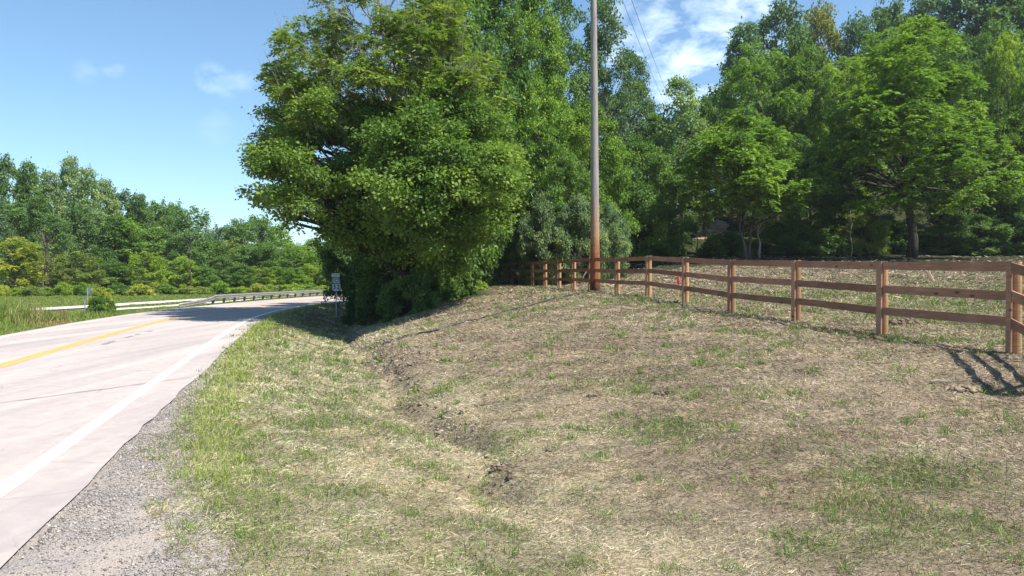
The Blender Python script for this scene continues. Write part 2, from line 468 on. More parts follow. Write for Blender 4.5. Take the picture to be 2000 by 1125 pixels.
# ------------------------------------------------------------------ scattered stuff
def in_view_samples(n, rmin, rmax, power, amax=42, yoff=0):
    """density per area ~ r^-power (detail thins with distance)"""
    k = 2 - power
    q = RNG.random(n)
    r = (rmin ** k + q * (rmax ** k - rmin ** k)) ** (1 / k)
    th = R(amax) * (RNG.random(n) * 2 - 1)
    return r * np.sin(th), r * np.cos(th) + yoff, r

def blades(name, x, y, r, length, width, lean, az, col, mat, label, z0=0.0, curl=.3):
    n = len(x); z = ground(x, y) + z0
    d = np.stack([np.sin(lean) * np.cos(az), np.sin(lean) * np.sin(az), np.cos(lean)], 1)
    side = np.stack([-np.sin(az), np.cos(az), np.zeros(n)], 1)
    # twist the side so blades show different faces
    tw = RNG.random(n) * math.pi
    nrm = np.cross(d, side)
    side = side * np.cos(tw)[:, None] + nrm * np.sin(tw)[:, None]
    base = np.stack([x, y, z], 1)
    w = width[:, None]; L = length[:, None]
    mid = base + d * L * .55
    d2 = d.copy(); d2[:, 2] -= curl; d2 += (RNG.random((n, 3)) - .5) * .3
    tip = mid + d2 * L * .45
    V = np.empty((n, 5, 3), np.float32)
    V[:, 0] = base - side * w / 2; V[:, 1] = base + side * w / 2
    V[:, 2] = mid + side * w * .4; V[:, 3] = mid - side * w * .4; V[:, 4] = tip
    V = V.reshape(-1, 3)
    i = np.arange(n) * 5
    f = np.empty((n, 2, 4), np.int32)
    f[:, 0] = np.stack([i, i + 1, i + 2, i + 3], 1)
    tri = np.stack([i + 3, i + 2, i + 4], 1)
    # build with mixed faces: use tris only
    T = np.concatenate([np.stack([i, i + 1, i + 2], 1), np.stack([i, i + 2, i + 3], 1), tri], 0)
    me = np_mesh(name, V, T, mat, fcol=np.concatenate([col, col, col], 0))
    o = mobj(name, me); tag(o, label, None, None, 'stuff'); return o

def allowed(x, y):
    u = uoff(x, y)
    ok = (u > ug(y) - .22 + .7 * (fbm(x * 2.2, y * 2.2, 8, 4) - .5)) & (wood_mask(x, y) < .5)
    return ok, u

def mixc(a, b, t): return np.asarray(a)[None] * (1 - t[:, None]) + np.asarray(b)[None] * t[:, None]

# dry cuttings lying on the mown ground
N1 = 950000
x, y, r = in_view_samples(N1, 2.2, 46, 1.45)
ok, u = allowed(x, y)
dens = np.clip(.55 + .6 * fbm(x * 1.3, y * 1.3, 61, 3), 0, 1) * (1 - .6 * dirt_mask(x, y))
ok &= RNG.random(N1) < dens
x, y, r, u = x[ok], y[ok], r[ok], u[ok]; n = len(x)
t = RNG.random(n)
pale = mixc((.29, .25, .155), (.64, .56, .41), t)
brn = mixc((.13, .095, .066), (.50, .39, .285), t ** 1.4)
bk = sstep(3.4, 6.0, u) * np.clip(.55 + .9 * (fbm(x * .6, y * .6, 71, 3) - .3), 0, 1)
col = pale * (1 - bk[:, None]) + brn * bk[:, None]
gmix = (RNG.random(n) < .22)
col = np.where(gmix[:, None], mixc((.17, .18, .07), (.32, .32, .14), RNG.random(n)), col)
pile = .6 * fbm(x * 1.5, y * 1.5 + x * .4, 87, 4) + .4 * fbm(x * 5, y * 5, 88, 3)
redp = sstep(.52, .66, fbm(x * 1.9, y * 1.9, 89, 3))[:, None] * .45
col = col * (1 - redp) + col * np.array([[1.0, .82, .72]]) * redp
col *= (.62 + .5 * RNG.random(n) + .62 * (sstep(.40, .62, pile) - .40))[:, None]
L = (.02 + .06 * RNG.random(n) ** 1.7) * (1 + r * .035)
wd_ = np.maximum(.0026 * (.5 + .9 * RNG.random(n)), .00055 * r)
main = fbm(x * .25, y * .25, 81, 2) * 9
az = main + RNG.normal(0, 1.5, n)
blades('dry_grass', x, y, r, L, wd_, R(90) - np.abs(RNG.normal(0, .33, n)), az, col, M_straw, 'dry mown cuttings lying over bank and verge', .004 + .012 * RNG.random(n), .12)

# living green grass, short
N2 = 900000
x, y, r = in_view_samples(N2, 2.2, 50, 1.45)
ok, u = allowed(x, y)
g = green_mask(x, y)
ok &= RNG.random(N2) < g * .6 + .04
x, y, r, u, g = x[ok], y[ok], r[ok], u[ok], g[ok]; n = len(x)
nt_ = 2600
tx, ty, tr = in_view_samples(nt_, 2.3, 30, 1.1)
tok, tu = allowed(tx, ty); tg = green_mask(tx, ty)
tok &= RNG.random(nt_) < .2 + tg
tx, ty, tr = tx[tok], ty[tok], tr[tok]; kk = 42
tsz = .03 + .10 * RNG.random(len(tx)) ** 2
xx_ = np.repeat(tx, kk) + RNG.normal(0, 1, len(tx) * kk) * np.repeat(tsz, kk); yy_ = np.repeat(ty, kk) + RNG.normal(0, 1, len(tx) * kk) * np.repeat(tsz, kk)
tuft = np.concatenate([np.zeros(n, bool), np.ones(len(xx_), bool)])
x = np.concatenate([x, xx_]); y = np.concatenate([y, yy_]); r = np.hypot(x, y); u = uoff(x, y); g = np.concatenate([g, np.ones(len(xx_))]); n = len(x)
t = RNG.random(n)
edge = np.exp(-((u - ug(y) - .3) / .45) ** 2) * sstep(4.5, 7, y)
col = mixc((.085, .145, .028), (.24, .31, .08), t)
col = np.where(tuft[:, None], mixc((.09, .17, .03), (.22, .34, .07), t), col)
yel = mixc((.19, .27, .04), (.42, .48, .11), t)
col = col * (1 - edge[:, None]) + yel * edge[:, None]
dry = RNG.random(n) < .18
col = np.where(dry[:, None], mixc((.30, .26, .12), (.52, .45, .25), t), col)
L = (.025 + .045 * RNG.random(n)) * (1 + .4 * g + .25 * edge) * (1 + r * .02) * np.where(tuft, 1.35, 1)
wd_ = np.maximum(.0038 * (.6 + .8 * RNG.random(n)), .0007 * r)
blades('green_grass', x, y, r, L, wd_, np.clip(np.abs(RNG.normal(.65, .4, n)), 0, 1.45), RNG.random(n) * 6.283, col, M_grass, 'short living grass growing through the cuttings', -.004, .35)

# tall meadow grass left of the road
N3 = 360000
yy = 14 + 70 * RNG.random(N3) ** 1.15; uu = -6.3 - 36 * RNG.random(N3) ** 1.3
x, y = road_pt(yy, uu)
keep = (np.abs(x + 26.4 + .02 * (y - 51)) > 1.4) & ~((np.abs(x + 21.9 + .12 * np.maximum(0, 49 - y)) < 1.0) & (y > 38)) & (x > -1.02 * y)
nn = fbm(x * .25, y * .25, 91, 3)
x, y, nn, uu = x[keep], y[keep], nn[keep], uu[keep]; n = len(x); r = np.hypot(x, y)
t = RNG.random(n)
gr = mixc((.10, .17, .03), (.25, .33, .075), t)
red = mixc((.26, .16, .085), (.44, .31, .18), t)
rm = sstep(.5, .62, nn) * (x < -14) * (y < 44)
pick = RNG.random(n) < rm * .8
col = np.where(pick[:, None], red, gr)
yl = RNG.random(n) < .13
col = np.where(yl[:, None], mixc((.30, .30, .07), (.46, .42, .15), t), col)
H = (.12 + .3 * sstep(-6.4, -8.2, uu)) * (.5 + .8 * RNG.random(n)) * np.where(y > 40, .75, 1)
H = H * (.55 + 1.1 * sstep(.35, .65, fbm(x * .6, y * .6, 93, 3)))
H = H * np.where(y > 31, .55, 1)
H = H * np.where((y > 36), .55, 1.35)
blades('meadow_grass', x, y, r, H, np.maximum(.008, .0008 * r), np.clip(np.abs(RNG.normal(.25, .2, n)), 0, 1.2), RNG.random(n) * 6.283, col, M_grass, 'tall seeding meadow grass left of the road', -.01, .3)

# gravel stones
N4 = 70000
yy = 1.5 + 13 * RNG.random(N4) ** 1.5; q = RNG.random(N4)
hi = ug(yy) + .25 * (fbm(yy * 1.7, np.full(N4, 2.), 8, 3) - .3)
uu = .5 + (hi - .5) * q + RNG.normal(0, .04, N4)
x, y = road_pt(yy, uu)
nz = fbm(x * 1.6, y * 1.6, 51, 3)
keep = RNG.random(N4) < .25 + .9 * sstep(.42, .6, nz)
x, y, yy, uu = x[keep], y[keep], yy[keep], uu[keep]; n = len(x)
s = (.0028 + .008 * RNG.random(n) ** 3.5) * (1 + .03 * yy)
octa = np.array([(1, 0, 0), (-1, 0, 0), (0, 1, 0), (0, -1, 0), (0, 0, 1), (0, 0, -1)], float)
of = np.array([(0, 2, 4), (2, 1, 4), (1, 3, 4), (3, 0, 4), (2, 0, 5), (1, 2, 5), (3, 1, 5), (0, 3, 5)])
V = octa[None] * (.6 + .8 * RNG.random((n, 6, 1))) * s[:, None, None] * np.array([1, 1, .65])
a = RNG.random(n) * 6.283; ca, sa = np.cos(a)[:, None], np.sin(a)[:, None]
V = np.stack([V[:, :, 0] * ca - V[:, :, 1] * sa, V[:, :, 0] * sa + V[:, :, 1] * ca, V[:, :, 2]], -1)
zz = np.maximum(ground(x, y), np.where(uu < .75, -.035, -9)) + .013 + s * .25
V = (V + np.stack([x, y, zz], 1)[:, None]).reshape(-1, 3)
Fs = (of[None] + (np.arange(n) * 6)[:, None, None]).reshape(-1, 3)
t = RNG.random(n)
cs = mixc((.15, .132, .122), (.43, .38, .34), t ** 1.1); ob = RNG.random(n) < .03
cs = np.where(ob[:, None], mixc((.5, .46, .42), (.7, .67, .63), RNG.random(n)), cs)
me = np_mesh('gravel_stones', V, Fs, M_straw, fcol=np.repeat(cs, 8, 0))
tag(mobj('gravel_stones', me), 'loose grey gravel stones on the shoulder', None, None, 'stuff')

# soil clods along the cut bank of the ditch
N5 = 3300
yy = np.concatenate([14.5 + 10 * RNG.random(2900), 6 + 9 * RNG.random(N5 - 2900)])
uu = np.concatenate([4.4 + .34 * RNG.normal(0, 1, 2900), 3.95 + .2 * RNG.normal(0, 1, N5 - 2900)])
x, y = road_pt(yy, uu); n = N5
s = .008 + .04 * RNG.random(n) ** 3.5
V = octa[None] * (.6 + .8 * RNG.random((n, 6, 1))) * s[:, None, None] * np.array([1.2, 1, .7])
a = RNG.random(n) * 6.283; ca, sa = np.cos(a)[:, None], np.sin(a)[:, None]
V = np.stack([V[:, :, 0] * ca - V[:, :, 1] * sa, V[:, :, 0] * sa + V[:, :, 1] * ca, V[:, :, 2]], -1)
V = (V + np.stack([x, y, ground(x, y) + s * .15], 1)[:, None]).reshape(-1, 3)
Fs = (of[None] + (np.arange(n) * 6)[:, None, None]).reshape(-1, 3)
cs = mixc((.10, .072, .056), (.30, .225, .175), RNG.random(n))
tag(mobj('soil_clods', np_mesh('soil_clods', V, Fs, M_straw, fcol=np.repeat(cs, 8, 0))), 'crumbled brown soil along the ditch', None, None, 'stuff')

# wood chips and slash in the cleared field
N6 = 9000
x = -2 + 44 * RNG.random(N6); y = 14 + 42 * RNG.random(N6) ** .7
u = uoff(x, y); keep = (u > 13.2) & (RNG.random(N6) < .15 + .85 * sstep(24, 36, y))
x, y = x[keep], y[keep]; n = len(x); r = np.hypot(x, y)
col = mixc((.10, .07, .055), (.55, .44, .34), RNG.random(n) ** 1.6)
blades('wood_chips', x, y, r, .08 + .45 * RNG.random(n) ** 3, .02 + .05 * RNG.random(n), R(90) - np.abs(RNG.normal(0, .2, n)), RNG.random(n) * 6.283, col, M_straw, 'scattered chips and slash in the cleared field', .02, .05)

# ------------------------------------------------------------------ board fence
def wood_mat(name, c1, c2, knots=True):
    m, nt, out = new_mat(name); N = NT(nt)
    P = N.n('ShaderNodeNewGeometry').outputs['Position']
    oi = N.n('ShaderNodeObjectInfo').outputs['Random']
    off = N.n('ShaderNodeCombineXYZ', i_0=N.math('MULTIPLY', oi, 37.0), i_1=N.math('MULTIPLY', oi, 11.0), i_2=N.math('MULTIPLY', oi, 53.0)).outputs[0]
    Pv = N.mix(1.0, P, off, 'ADD')
    v = N.map(Pv, (5, .8, 26))
    n = N.noise(v, 2.2, 6, .65, .6)
    big = N.noise(Pv, 1.1, 4, .6)
    c = N.ramp(n, [(.28, c1), (.72, c2)])
    c = N.mix(1.0, c, N.ramp(big, [(.3, (.72, .70, .70)), (.68, (1.16, 1.14, 1.12))]), 'MULTIPLY')
    c = N.mix(1.0, c, N.ramp(oi, [(0, (.82, .8, .8)), (.5, (1, 1, 1)), (1, (1.16, 1.12, 1.1))]), 'MULTIPLY')
    if knots:
        vo = N.n('ShaderNodeTexVoronoi', feature='F1'); nt.links.new(N.map(Pv, (3.2, 1.7, 4.6)), vo.inputs['Vector']); vo.inputs['Scale'].default_value = 1.25
        k = N.ramp(vo.outputs['Distance'], [(.07, 1.0), (.17, 0.0)])
        c = N.mix(N.math('MULTIPLY', k, .85), c, (.07, .032, .02))
    N.bsdf(out, c, .8, N.bump(n, .35, .006), .2); return m
M_rail = wood_mat('cedar_board', (.215, .108, .068), (.43, .25, .17))
M_face = wood_mat('cedar_face', (.27, .145, .09), (.48, .295, .20))
M_post = wood_mat('round_post', (.28, .16, .08), (.52, .34, .19), False)
PX = [(1975, 11.7), (1720, 14.55), (1552, 17.4), (1426, 20.3), (1336, 23.2), (1264, 26.1), (1203.5, 29.0), (1152, 31.9), (1118.5, 34.8), (1090, 37.7), (1063, 40.6), (1038.5, 43.5), (1015, 46.4), (998.5, 49.3)]
line = [((p - 1000) / F * d, d) for p, d in PX]
line = [(8.95, 10.35), (6.47, 9.05)] + line      # the run that turns away out of frame
TOP = {}
fence = empty('board_fence', (line[2][0], line[2][1], G(*line[2])))
tag(fence, 'reddish brown three-rail board fence running along the top of the bank', 'fence')
fl = Vector(fence.location)
bases = [Vector((a, b, G(a, b))) for a, b in line]
tops = [b.z + 1.36 for b in bases]
def nrm_left(a, b):
    d = (b - a); d.z = 0; d.normalize(); return Vector((-d.y, d.x, 0))
dirs = []
for i in range(len(bases)):
    a = bases[max(i - 1, 0)]; b = bases[min(i + 1, len(bases) - 1)]
    if i == 1: a = bases[1]
    n = nrm_left(a, b)
    dirs.append(n)
for i, b in enumerate(bases):
    n = dirs[i]; bl = b - fl
    pb = bl - n * .085
    lean = Vector((random.uniform(-.012, .012), random.uniform(-.012, .012), 0))
    m = MB(); m.tube([pb + Vector((0, 0, -.2)), pb + lean * .3 + Vector((0, 0, .6)), pb + lean + Vector((0, 0, 1.365))], [.068, .066, .063], 14)
    m.build('post', M_post, fence, smooth=False)
    d = Vector((-n.y, n.x, 0))
    m = MB(); fb = bl + n * .0275
    jx = random.uniform(-.008, .008)
    m.beam(fb + d * jx + Vector((0, 0, .02)), fb + d * jx * -1 + lean * .4 + Vector((0, 0, 1.362)), .024, .14, 1, 0, up=d)
    m.build('face_board', M_face, fence)
for i in range(len(bases) - 1):
    a = bases[i] - fl; b = bases[i + 1] - fl
    dd = (b - a).normalized()
    for k, dz in enumerate((.075, .50, .90)):
        ja, jb = random.uniform(-.012, .012), random.uniform(-.012, .012)
        if k == 0: ja = jb = random.uniform(-.004, .004)
        p = a + dd * .004 + Vector((0, 0, 1.36 - dz + ja)); q = b - dd * .004 + Vector((0, 0, 1.36 - dz + jb))
        n = nrm_left(a.copy(), b.copy())
        m = MB(); m.beam(p, q, .026, .143, 6, .004)
        m.build('rail', M_rail, fence)
# end panel dropping to a low stake
e = bases[-1] - fl; sk = Vector(W(976, 557, 48.6)); sk.z = G(sk.x, sk.y); st = sk - fl
for k, (dz, ez) in enumerate(((.075, .30), (.50, .20), (.90, .10))):
    m = MB(); m.beam(e + Vector((0, -.03, 1.36 - dz)), st + Vector((0, -.03 * (k + 1), ez)), .026, .13, 2)
    m.build('rail', M_rail, fence)
m = MB(); m.box(st + Vector((-.04, 0, .1)), (.1, .1, .5)); m.build('stake', M_post, fence)

# ------------------------------------------------------------------ utility pole
def pole_mat():
    m, nt, out = new_mat('pole_wood'); N = NT(nt)
    P = N.n('ShaderNodeTexCoord').outputs['Object']
    sep = N.n('ShaderNodeSeparateXYZ'); nt.links.new(P, sep.inputs[0]); z = sep.outputs[2]
    v = N.map(P, (6, 6, .45)); n = N.noise(v, 3.0, 7, .7, .5); crack = N.noise(N.map(P, (26, 26, .5)), 2.0, 4, .7)
    grey = N.ramp(n, [(.28, (.17, .15, .135)), (.72, (.40, .37, .345))])
    tan = N.ramp(n, [(.28, (.22, .115, .055)), (.72, (.46, .27, .145))])
    red = N.ramp(n, [(.3, (.12, .035, .015)), (.7, (.36, .13, .05))])
    zz = N.math('ADD', z, N.math('MULTIPLY', N.math('SUBTRACT', n, .5), 1.6))
    c = N.mix(N.ramp(N.math('DIVIDE', zz, 14.0), [(.15, 0.0), (.30, 1.0)]), tan, grey)
    zr = N.math('ADD', z, N.math('MULTIPLY', N.math('SUBTRACT', N.noise(P, 4, 5, .7), .5), 1.8))
    c = N.mix(N.ramp(N.math('DIVIDE', zr, 3.0), [(.50, .9), (.72, 0.0)]), c, red)
    c = N.mix(N.ramp(N.math('DIVIDE', zr, 3.0), [(.02, .85), (.2, 0.0)]), c, (.035, .02, .014))
    c = N.mix(N.ramp(crack, [(.32, .9), (.42, 0.0)]), c, (.05, .04, .032))
    N.bsdf(out, c, .85, N.bump(crack, .5, .012), .2); return m
pb = np.array([(1162.5 - 1000) / F * 31.45, 31.45]); pz = G(*pb)
pole = empty('utility_pole', (pb[0], pb[1], pz)); tag(pole, 'tall weathered wooden utility pole standing against the fence', 'utility pole')
m = MB(); hs = np.linspace(-.3, 13.9, 24)
m.tube([(-.075 * (h / 11.6), 0, h) for h in hs], [.212 - .0062 * max(h, 0) - .02 * sstep(.3, 2, h) for h in hs], 20)
m.build('shaft', pole_mat(), pole, smooth=True)
ptop = 13.9
m = MB(); m.beam((-.95, -.19, ptop - .5), (.85, -.19, ptop - .5), .09, .12); m.build('crossarm', M_barkp, pole)
M_ins = paint('insulator', (.35, .36, .38), .25)
wx = [-.8, .22, .62]
for xx in wx:
    m = MB(); m.tube([(xx, -.19, ptop - .43), (xx, -.19, ptop - .38), (xx, -.19, ptop - .34), (xx, -.19, ptop - .27)], [.02, .05, .03, .045], 10); m.build('insulator', M_ins, pole, smooth=True)
M_wire = paint('wire', (.05, .05, .055), .5)
ends = [W(1262, 235, 118), W(1305, 215, 118), W(1330, 247, 118)]
wl = ['left of the three wires, passing behind the pole into the trees', 'middle wire slanting down the sky gap right of the pole', 'right wire slanting down the sky gap right of the pole']
for xx, en, lb in zip(wx, ends, wl):
    A = Vector((pb[0] + xx, pb[1] - .19, pz + ptop - .25)); B = Vector(en)
    pts = []
    for t in np.linspace(0, 1, 30):
        p = A.lerp(B, t); p.z -= 1.2 * 4 * t * (1 - t) * .35; pts.append(p)
    m = MB(); m.tube(pts, .011, 5); o = m.build('power_line', M_wire); tag(o, lb, 'wire', 'power lines from the utility pole')

# thin dark tube laid down the bank from pole to ditch
cp = [(1160, 570), (1100, 581), (1040, 597), (975, 613), (905, 631), (850, 648), (800, 657), (745, 676)]
cd = [30.9, 27.5, 24.6, 22.8, 21.4, 20.6, 20.2, 19.2]
pts = []
for (px_, py_), d0 in zip(cp, cd):
    ds = np.linspace(12, 34, 600); q = np.array([W(px_, py_, d) for d in ds]); gg = ground(q[:, 0], q[:, 1]) - q[:, 2]
    s = np.where(np.sign(gg[:-1]) != np.sign(gg[1:]))[0]
    d = ds[s[np.argmin(abs(ds[s] - d0))]] if len(s) else d0
    pts.append(W(px_, py_, d))
dark_line_pts = []
for i in range(len(pts) - 1):
    for t in np.linspace(0, 1, 12, endpoint=False):
        q = pts[i] * (1 - t) + pts[i + 1] * t
        dark_line_pts.append((q[0] + random.uniform(-.03, .03), q[1] + random.uniform(-.03, .03), G(q[0], q[1]) + .03))
m = MB(); m.tube(dark_line_pts, .028, 6); tag(m.build('dark_line', paint('dark_line', (.03, .028, .027), .6)), 'thin dark line lying down the bank from the pole to the ditch', 'dark_line')

# ------------------------------------------------------------------ route signs
M_galv = paint('galvanised', (.34, .36, .38), .45, .6)
M_signw = paint('sign_white', (.72, .74, .76), .45, var=.05)
M_signk = paint('sign_black', (.018, .018, .02), .5)
M_signb = paint('sign_back', (.13, .16, .20), .5, .2)
def text_mesh(body, size, name, mat, parent, loc, rot, sx=1.0, bold=.0):
    if len(body) > 1:
        for k, ch in enumerate(body):
            text_mesh(ch, size, name, mat, parent, (loc[0] + (k - (len(body) - 1) / 2) * size * .66 * sx, loc[1], loc[2]), rot, sx, bold)
        return
    cu = bpy.data.curves.new(name, 'FONT'); cu.body = body; cu.size = size; cu.align_x = 'CENTER'; cu.align_y = 'CENTER'; cu.offset = bold; cu.extrude = .002
    ob = bpy.data.objects.new(name, cu); COL.objects.link(ob)
    dg = bpy.context.evaluated_depsgraph_get()
    me = bpy.data.meshes.new_from_object(ob.evaluated_get(dg)); bpy.data.objects.remove(ob)
    me.materials.clear(); me.materials.append(mat)
    o = mobj(name, me, parent); o.location = loc; o.rotation_euler = rot; o.scale = (sx, 1, 1); return o
def rounded(w, h, r, n=6, cut=0):
    pts = []
    for cx, cz, a0 in ((w / 2 - r, h / 2 - r, 0), (-w / 2 + r, h / 2 - r, 90), (-w / 2 + r, -h / 2 + r, 180), (w / 2 - r, -h / 2 + r, 270)):
        for k in range(n + 1):
            a = R(a0 + 90 * k / n); pts.append((cx + r * math.cos(a), cz + r * math.sin(a)))
    return pts
def plate(name, pts, y0, th, mat, parent, loc=(0, 0, 0)):
    n = len(pts); m = MB()
    vs = [(x, y0, z) for x, z in pts] + [(x, y0 + th, z) for x, z in pts]
    m.add([Vector(v) + Vector(loc) for v in vs], [tuple(range(n - 1, -1, -1))[::-1], tuple(range(2 * n - 1, n - 1, -1))] + [(i, (i + 1) % n, n + (i + 1) % n, n + i)[::-1] for i in range(n)])
    return m.build(name, mat, parent)
d = 42.0; sp = W(656.5, 615, d); sz = G(sp[0], sp[1])
sg = empty('route_sign', (sp[0], sp[1], sz), R(4)); tag(sg, 'black and white JCT 32 route sign on a thin post in the tree shade', 'road sign')
K = d / F
zt = lambda py: CAM_H + (HY - py) * K - sz
m = MB(); m.box((0, .035, zt(534) / 2 - .15), (.05, .03, zt(534) + .3)); m.build('post', M_galv, sg)
w_ = 16.3 * K
def zc(a, b): return ((zt(a) + zt(b)) / 2, abs(zt(a) - zt(b)))
c, h = zc(533.7, 541.3); npl = plate('name_plate', rounded(15.4 * K, h, .02), 0, .006, M_signw, sg, (-.03, 0, c))
# two rows of small lettering, too worn to read at this distance
m = MB()
for row, (cnt, zz, hh) in enumerate(((9, c + h * .2, .05), (6, c - h * .22, .045))):
    for k in range(cnt):
        x0 = (k - (cnt - 1) / 2) * .040 - .03
        m = MB(); o_ = random.choice((-1, 0, 1)) * hh * .4
        m.add([(x0 - .013, -.002, zz - hh / 2), (x0 - .004, -.002, zz - hh / 2), (x0 - .004, -.002, zz + o_ - .004), (x0 + .012, -.002, zz + o_ - .004), (x0 + .012, -.002, zz + o_ + .005), (x0 - .004, -.002, zz + o_ + .005), (x0 - .004, -.002, zz + hh / 2), (x0 - .013, -.002, zz + hh / 2)], [tuple(range(8))])
        m.build('letter', M_signk, npl)
c, h = zc(543.2, 552.6); jp = plate('junction_plate', rounded(14.6 * K, h, .02), 0, .006, M_signw, sg, (0, 0, c))
text_mesh('JCT', h * 1.02, 'letter', M_signk, jp, (0, -.004, c), (R(90), 0, 0), .92, .006)
c, h = zc(553.6, 569.2); sq = plate('route_shield', rounded(17 * K, h, .02), 0, .006, M_signk, sg, (.01, 0, c))
pw = 15.6 * K / 2; ph = h * .95 / 2
shp = [(-pw, ph * .98), (-pw * .2, ph * .93), (pw * .2, ph * .98), (pw, ph), (pw, -ph * .45), (pw * .82, -ph * .72), (pw * .4, -ph * .97), (0, -ph * .93), (-pw * .6, -ph * .96), (-pw * .86, -ph * .75), (-pw, -ph * .5)]
plate('shield_face', shp[::-1], -.004, .003, M_signw, sq, (.01, 0, c))
text_mesh('32', h * .80, 'digit', M_signk, sq, (.01, -.008, c + .02), (R(90), 0, 0), .92, .007)

def board_sign(name, px, d, w, h, ztop, rz, label, legs=2, span=.8, mat=M_signb, pole_m=M_galv, cat='road sign'):
    p = W(px, 560, d); g = G(p[0], p[1])
    s = empty(name, (p[0], p[1], g), rz); tag(s, label, cat)
    plate('panel', rounded(w, h, .03), 0, .008, mat, s, (0, 0, ztop - h / 2))
    for k in range(legs):
        xx = 0 if legs == 1 else (k - .5) * w * span
        m = MB(); m.box((xx, -.03, ztop / 2 - .1), (.06, .05, ztop + .16)); m.build('leg', pole_m, s)
    return s
board_sign('sign_back', 175.3, 54, .34, .5, 1.22, R(20), 'grey back of a small two-legged sign in the left meadow', 2, .8)
board_sign('sign_back', 609, 108, 1.0, .62, 1.75, R(5), 'grey back of a wide sign on two posts beyond the guard rail', 2, 1.0)
# delineator
p = W(165.5, 600, 42.5); g = G(p[0], p[1]); mk = empty('marker_post', (p[0], p[1], g), R(20)); tag(mk, 'slim grey marker post in the reddish meadow grass', 'marker post')
m = MB(); m.box((0, 0, .34), (.06, .02, 1.0)); m.build('post', M_galv, mk)
m = MB(); m.box((0, -.013, .78), (.085, .006, .2)); m.build('reflector', M_signb, mk)

# ------------------------------------------------------------------ guard rail
gl = []
for y in np.arange(52, 118, .5):
    x_, y_ = road_pt(y, -6.9); gl.append(Vector((float(x_), float(y_), -.08)))
gr = empty('guard_rail', gl[0]); tag(gr, 'galvanised steel guard rail curving along the far road edge', 'guard rail')
g0 = Vector(gr.location)
M_gr = paint('guard_steel', (.27, .26, .25), .5, .3, var=.25, scale=3); M_gp = paint('guard_post', (.22, .17, .12), .85, var=.3)
prof = [(0, .135), (.04, .12), (.08, .075), (.03, .018), (.03, -.018), (.08, -.075), (.04, -.12), (0, -.135)]
def wbeam(pts, zc_, name):
    V = []; n = len(prof)
    for i, p in enumerate(pts):
        a = pts[max(i - 1, 0)]; b = pts[min(i + 1, len(pts) - 1)]; d = (b - a); d.z = 0; d.normalize(); nn = Vector((d.y, -d.x, 0))
        for o_, z_ in prof: q = p + nn * o_; V.append((q.x, q.y, q.z + zc_[i] + z_))
    Fc = [(i * n + j, i * n + j + 1, (i + 1) * n + j + 1, (i + 1) * n + j) for i in range(len(pts) - 1) for j in range(n - 1)]
    o = mobj(name, np_mesh(name, V, Fc, M_gr), gr); md = o.modifiers.new('thick', 'SOLIDIFY'); md.thickness = .006; return o
rp = [p - g0 for p in gl]
wbeam(rp, [.5] * len(rp), 'rail')
t0 = [rp[0] + Vector((-.35 * k * k * .12 + .0, -1.0 * k, 0)) + Vector((.27 * k, 0, 0)) for k in range(0, 7)][::-1]
wbeam(t0, list(np.linspace(.12, .5, 7)), 'end_terminal')
for i in range(0, len(rp), 4):
    p = rp[i]; a = rp[max(i - 1, 0)]; b = rp[min(i + 1, len(rp) - 1)]; d = (b - a).normalized(); rz = math.atan2(d.y, d.x); nn = Vector((d.y, -d.x, 0))
    m = MB(); m.box(p - nn * .13 + Vector((0, 0, .25)), (.10, .16, .8), rz); m.build('post', M_gp, gr)

# ------------------------------------------------------------------ small things on the ground
p = W(1325, 585, 25.2); sk_ = empty('survey_stake', (p[0], p[1], G(p[0], p[1]))); tag(sk_, 'wooden survey stake with a red top standing behind the fence', 'stake')
m = MB(); m.box((0, 0, .3), (.035, .02, .9)); m.build('stick', M_post, sk_)
m = MB(); m.tube([(0, 0, .50), (.003, 0, .62), (0, 0, .77)], [.036, .05, .03], 8); m.build('ribbon', paint('red_ribbon', (.62, .03, .05), .5), sk_)
def on_ground(px, py, d0, lo=3, hi=60):
    ds = np.linspace(lo, hi, 1500); q = np.array([W(px, py, d) for d in ds]); gg = ground(q[:, 0], q[:, 1]) - q[:, 2]
    s = np.where((gg[:-1] < 0) & (gg[1:] >= 0))[0]
    d = ds[s[np.argmin(abs(ds[s] - d0))]] if len(s) else d0
    v = W(px, py, d); return Vector((v[0], v[1], G(v[0], v[1])))
def wood_piece(px, py, d, L, label, n=2):
    b = on_ground(px, py, d); rt = empty('split_wood', b); tag(rt, label, 'firewood')
    for k in range(n):
        m = MB(); m.beam((.05 * k - .1, 0, .02), (.05 * k * 2 - .28, .12, L), .05, .07, 3, .006); m.build('billet', paint('fresh_wood', (.56, .42, .27), .8), rt)
wood_piece(1826, 551, 30, .42, 'pale split wood pieces propped up in the cleared field')
def debris(px, py, d, rad, label, cat, n=60, c0=(.07, .05, .04), c1=(.22, .16, .12), name='soil_clump'):
    b = on_ground(px, py, d); V = []; Fc = []; cc = []
    for k in range(n):
        rr = rad * math.sqrt(random.random()); a = random.random() * 6.283; s = rad * random.uniform(.08, .26)
        o = np.array([rr * math.cos(a), rr * math.sin(a) * .8, .32 * (rad - rr) * random.random() + s * .2])
        q = octa * np.random.default_rng(k).uniform(.6, 1.4, (6, 1)) * s * np.array([1.2, 1, .7]) + o
        Fc += [tuple(f + len(V)) for f in of]; V += [tuple(v) for v in q]; t = random.random()
        cc += [[c0[i] * (1 - t) + c1[i] * t for i in range(3)]] * 8
    o = mobj(name, np_mesh(name, V, Fc, M_straw, fcol=np.array(cc))); o.location = b; tag(o, label, cat); return o
debris(1155, 776, 8.8, .11, 'small dark soil clump in the middle of the bank', 'soil clump', 40, (.02, .015, .012), (.07, .05, .04))
debris(1300, 768, 8.8, .16, 'reddish soil clump under the green weeds mid bank', 'soil clump', 50)
